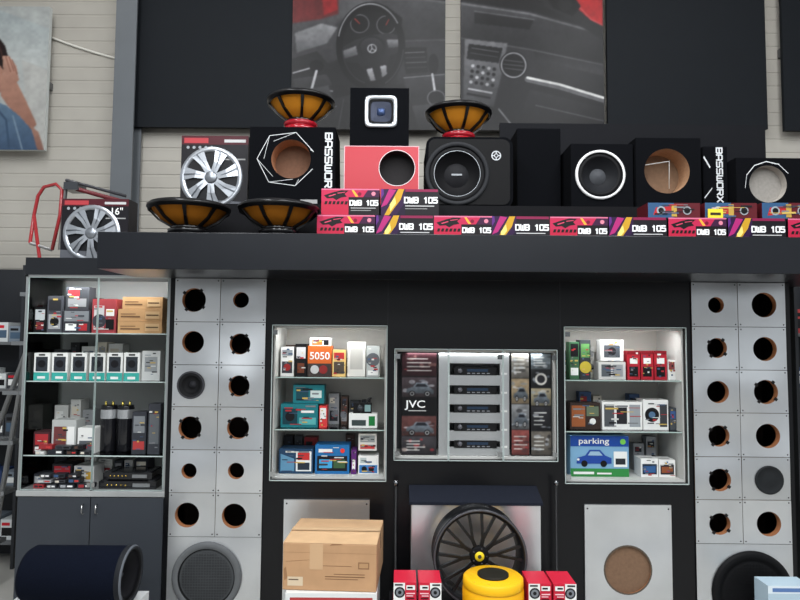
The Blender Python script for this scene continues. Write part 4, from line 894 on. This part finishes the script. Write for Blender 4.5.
woofer((cx,3.62,zt2+.001),.2,.195,'orange-cone woofer with red magnet on a carpeted box',mag=(156,22,36))
e,w,h,hx,hz,r=enclosure(571,633,144,3.52,(600,175,23),'black carpeted box with white-ringed woofer',taper=.05,inner=(40,40,42),rimd=.06)
driver(e,hx,hz,r,(222,222,222),(30,31,34),(70,72,76),.34,rw=.2)
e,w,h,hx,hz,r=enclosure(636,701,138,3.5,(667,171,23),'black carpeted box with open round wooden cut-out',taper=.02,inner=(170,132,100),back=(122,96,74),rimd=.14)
m=MB(); m.tube([(hx-r*.9,.02,hz+r*.3),(hx+r*.2,.03,hz+r*.5),(hx+r*.25,.05,hz-r*.7)],.003,(200,200,196)); m.build('speaker_wire',e)
e,w,h,hx,hz,r=enclosure(703,728,146,3.58,None,'black carpeted box showing vertical BASSWORX lettering',depth=.3)
m=MB(); m.tech('BASSWORX',w*.16,h*.56,-.001,.04,.32,WC,rot=-math.pi/2,lw=.2); m.build('lettering',e)
m=MB(); m.poly([(-w*.45,h*.85),(-w*.2,h*.68),(-w*.23,h*.66),(-w*.48,h*.82)],-.001,WC); m.poly([(-w*.45,h*.2),(-w*.15,h*.35),(-w*.15,h*.37),(-w*.47,h*.22)],-.001,WC); m.build('printed_logo',e)
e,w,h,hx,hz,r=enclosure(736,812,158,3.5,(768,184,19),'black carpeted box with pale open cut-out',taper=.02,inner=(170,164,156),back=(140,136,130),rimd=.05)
m=MB()
for k in range(5):
    a=.5+k*.55; p0=(hx+(r*1.25)*math.cos(a),hz+(r*1.25)*math.sin(a)); p1=(hx+(r*1.25)*math.cos(a+.6),hz+(r*1.25)*math.sin(a+.6))
    m.poly([p0,p1,(p1[0]*.99,p1[1]-.005),(p0[0]*.99,p0[1]-.005)],-.001-.0001*k,WC)
m.build('printed_logo',e)
enclosure(517,561,128,3.66,None,'tall black carpeted speaker cabinet with plain back',depth=.28)
# ----- DWB boxes
BH=.138; BY=3.2; BW=.302
def dwb(kind,u0,z0):
    x0=PX(u0,BY,225); w=BW; m=MB(); h=BH
    m.box(0,w,0,.2,0,h,(22,18,24),'print')
    BKc=(20,14,18)
    if kind=='A':
        m.rect(0,w,h*.5,h,-.0006,(186,38,76)); m.rect(0,w*.5,0,h*.5,-.0006,(182,32,62)); m.rect(0,w,h*.95,h,-.0008,(210,110,140))
        m.poly([(w*.04,h*.74),(w*.20,h*.86),(w*.34,h*.94),(w*.47,h*.93),(w*.40,h*.80),(w*.44,h*.70),(w*.34,h*.66),(w*.26,h*.56),(w*.20,h*.64),(w*.10,h*.62)],-.001,BKc)
        m.poly([(w*.12,h*.72),(w*.24,h*.80),(w*.25,h*.77),(w*.14,h*.69)],-.0014,(210,70,100)); m.poly([(w*.28,h*.84),(w*.42,h*.88),(w*.40,h*.85),(w*.28,h*.81)],-.0014,(210,70,100))
        for q in(.05,.12,.19,.26,.33,.40): m.poly([(w*q,h*.40),(w*(q+.045),h*.40),(w*(q+.06),h*.52),(w*(q+.015),h*.52)],-.001,BKc)
        m.rect(w*.47,w,0,h*.68,-.0012,BKc); m.poly([(w*.72,h*.68),(w,h*.68),(w,h*.95),(w*.80,h*.95)],-.0012,(60,22,56)); m.tech('DWB 105',w*.735,h*.46,-.0016,h*.22,w*.48,(236,236,236),lw=.22); m.rect(w*.51,w*.94,h*.25,h*.275,-.0016,(190,190,190)); m.rect(w*.51,w*.86,h*.16,h*.185,-.0016,(150,150,150))
        m.disc(w*.90,h*.81,h*.08,-.0016,(216,130,150)); m.disc(w*.66,h*.80,h*.07,-.001,(120,16,44)); m.poly([(w*.52,h*.95),(w*.56,h*.95),(w*.64,h*.70),(w*.59,h*.70)],-.001,(230,170,60))
    else:
        m.rect(0,w*.42,0,h,-.0006,(44,18,58)); m.poly([(w*.06,0),(w*.14,0),(w*.34,h*.6),(w*.40,h),(w*.30,h)],-.0009,(196,150,40)); m.poly([(w*.0,h*.3),(w*.10,h*.4),(w*.26,h*.96),(w*.14,h)],-.0011,(170,40,110)); m.poly([(w*.16,h*.14),(w*.26,h*.45),(w*.24,h*.7),(w*.15,h*.4)],-.0013,(236,214,120)); m.poly([(w*.26,0),(w*.42,0),(w*.42,h*.5)],-.0013,(26,14,40)); m.poly([(0,h*.62),(w*.05,h*.8),(w*.04,h),(0,h)],-.0013,(90,40,120))
        m.tech('DWB 105',w*.69,h*.58,-.0016,h*.25,w*.56,(240,240,240),lw=.21); m.rect(w*.42,w*.92,h*.34,h*.375,-.0016,(190,190,190)); m.rect(w*.42,w*.98,h*.90,h,-.0012,(130,30,70)); m.rect(w*.42,w*.8,h*.24,h*.265,-.0016,(150,150,150))
    return m.build('speaker_carton',loc=(x0,BY,z0),label='red and black loudspeaker carton lettered DWB 105' if kind=='A' else 'black carton with yellow and purple print lettered DWB 105',cat='product box',group='DWB 105 speaker cartons')
for i,u in enumerate((317,376,434,492,550,609,668.5,728,788)):
    dwb('AB'[i%2],u,ZT+.001)
dwb('A',321,ZT+.001+BH+.001); dwb('B',380,ZT+.001+BH+.001).location.x+=.004
zz=ZT+.002+BH
for i,(a,b) in enumerate(((648,700),(705,757),(762,815))):
    pbox(a,b,203,zz,3.22,.15,(90,26,34),[('r',0,.5,0,1,(50,84,120)),('p',[(.1,.2),(.45,.3),(.5,.8),(.15,.7)],(176,40,46)),('d',.25,.5,.28,(150,160,166)),('d',.25,.5,.18,K),('d',.75,.5,.28,(150,154,160)),('d',.75,.5,.2,K),('r',.45,.55,.1,.9,(184,150,70))],'coaxial_speaker_box','flat red and blue carton with round speaker pictures','product box',group='flat coaxial speaker cartons',vb=210)
pbox(708,723,209,ZT+.002+BH,3.205,.004,(232,210,60),[('r',.15,.85,.3,.6,(60,50,30))],'price_tag','small yellow price tag card on shelf goods','price tag',vb=210,busy=False)
# ================= LADDER + SIDES =================
LY=3.9
def L3(u,v,Y=LY):
    a,b=P(u,v,Y); return (a,Y,b)
base=(L3(20,600)[0],LY,0)
e=E('step_ladder',base,'folding step ladder with red safety rail and aluminium legs','ladder')
def rel(p): return (p[0]-base[0],p[1]-base[1],p[2]-base[2])
def floorext(a,b):
    a=Vector(a);b=Vector(b);t=a.z/(a.z-b.z); return tuple(a+(b-a)*t)
l1=[L3(43,262),L3(6,470)]
m=MB(); m.tube([rel(l1[0]),rel(floorext(*l1))],.016,(176,178,180),'silver'); m.build('ladder_leg',e)
m=MB(); a,b=L3(60,262,LY+.05),L3(-18,470,LY+.12); m.tube([rel(a),rel(floorext(a,b))],.016,(176,178,180),'silver'); m.build('ladder_leg',e)
for k in range(6):
    t=.1+k*.15; p=Vector(l1[0]).lerp(Vector(floorext(*l1)),t); q=rel(p)
    m=MB(); m.box(q[0]-.10,q[0]+.02,q[1]-.015,q[1]+.10,q[2]-.012,q[2]+.012,(150,152,154),'silver'); m.build('ladder_step',e)
m=MB(); pts=[L3(30,243),L3(34,215),L3(38,196),L3(44,187),L3(56,184),L3(62,190),L3(60,215),L3(52,250)]
m.tube([rel(p) for p in pts],.011,(150,44,48),'gloss'); m.tube([rel(L3(40,262)),rel(L3(34,215))],.011,(150,44,48),'gloss'); m.tube([rel(L3(30,243)),rel(L3(52,250))],.010,(190,190,190),'silver'); m.build('safety_rail',e)
m=MB(); a=rel(L3(66,186)); b=rel(L3(124,202)); m.tube([a,b],.014,(110,50,54),'gloss'); m.tube([rel(L3(66,180)),rel(L3(126,196))],.010,(60,60,64),'gloss'); m.tube([a,rel(L3(60,250))],.012,(170,172,174),'silver'); m.tube([b,rel(L3(122,250))],.012,(90,92,96),'silver')
m.box(a[0],a[0]+.09,-.03,.08,a[2]-.03,a[2]+.02,(60,62,66),'gloss'); m.build('tool_tray',e)
def farshelf(u0,u1,Y,vs,label,gl):
    x0=PX(u0,Y,400);x1=PX(u1,Y,400); w=x1-x0
    e=E('shop_shelf',((x0+x1)/2,Y,0),label,'shelf unit')
    m=MB(); top=PZ(268,Y); m.box(-w/2,w/2,.3,.315,0,top,(40,42,46),'paint'); m.box(-w/2,-w/2+.02,0,.3,0,top,(40,42,46),'paint'); m.box(w/2-.02,w/2,0,.3,0,top,(40,42,46),'paint'); m.build('shelf_frame',e)
    for v in vs:
        z=PZ(v,Y); m=MB(); m.box(-w/2+.02,w/2-.02,0,.3,z-.02,z,(96,98,100),'paint'); m.build('shelf_board',e)
        n=max(1,int(w/.11)); 
        for k in range(n):
            hh=random.uniform(.09,.16); ww=(w-.05)/n-.008; xx=x0+.025+(k+.5)*(w-.05)/n
            if (xx-ww/2)/Y*F+400>805 or (xx+ww/2)/Y*F+400<-12: continue
            m=MB(); c=random.choice([(200,204,204),(40,60,100),(60,62,66),(170,60,60),(120,130,140)]); m.box(-ww/2,ww/2,0,.15,0,hh,c,'print'); m.rect(-ww*.4,ww*.4,hh*.2,hh*.6,-.0006,random.choice([W,K,(70,90,110)])); m.rect(-ww*.4,ww*.2,hh*.7,hh*.85,-.0006,random.choice([W,K,RD]))
            m.build('product_carton',loc=(xx,Y+.04,z+.0005),label='small carton on a metal shop shelf',cat='product box',group=gl)
farshelf(-60,20,4.32,(345,392,440,490,545),'grey metal shop shelf with small cartons','cartons on side shelf')
farshelf(797,870,3.75,(330,385,440,495,550),'grey metal shop shelf with small cartons near tower','cartons on corner shelf')
# ================= LIGHTS =================
lamp((-1.6,1.2,4.6),(math.radians(15),0,0),.35,3.0,86,(.96,.98,1))
lamp((0.2,1.2,4.6),(math.radians(15),0,0),.35,3.0,92,(.96,.98,1))
lamp((2.0,1.2,4.6),(math.radians(15),0,0),.35,3.0,92,(.96,.98,1))
lamp((0,-1.2,3.9),(math.radians(55),0,0),5,.8,92,(.95,.98,1))  # broad fill added from the camera side, not a ceiling fitting
lamp((0,3.6,4.8),(math.radians(20),0,0),6,.3,18,(1,.99,.96))
wd=bpy.data.worlds.new('world'); scene.world=wd; wd.use_nodes=True
N=wd.node_tree.nodes; L=wd.node_tree.links; bg=N['Background']
tc=N.new('ShaderNodeTexCoord'); sx=N.new('ShaderNodeSeparateXYZ'); L.new(tc.outputs['Generated'],sx.inputs[0])
cr=N.new('ShaderNodeValToRGB'); el=cr.color_ramp.elements
mrg=N.new('ShaderNodeMapRange'); mrg.inputs['From Min'].default_value=-1; mrg.inputs['From Max'].default_value=1; L.new(sx.outputs['Z'],mrg.inputs['Value']); L.new(mrg.outputs[0],cr.inputs[0])
el[0].position=.3; el[0].color=(.55,.55,.54,1); el[1].position=.9; el[1].color=(.75,.8,.86,1)
q=el.new(.49); q.color=(.30,.32,.34,1); q=el.new(.62); q.color=(.9,.96,1.0,1)
nz=N.new('ShaderNodeTexNoise'); nz.inputs['Scale'].default_value=3.2; nz.inputs['Detail'].default_value=1; L.new(tc.outputs['Generated'],nz.inputs['Vector'])
mr=N.new('ShaderNodeMapRange'); mr.inputs['From Min'].default_value=.35; mr.inputs['From Max'].default_value=.65; mr.inputs['To Min'].default_value=.3; mr.inputs['To Max'].default_value=1.7; L.new(nz.outputs['Fac'],mr.inputs['Value'])
mu=N.new('ShaderNodeVectorMath'); mu.operation='SCALE'; L.new(cr.outputs[0],mu.inputs[0]); L.new(mr.outputs[0],mu.inputs['Scale']); L.new(mu.outputs[0],bg.inputs[0])
bg.inputs[1].default_value=.85
scene.view_settings.view_transform='Standard'
try: scene.view_settings.look='None'
except: pass
scene.view_settings.exposure=0
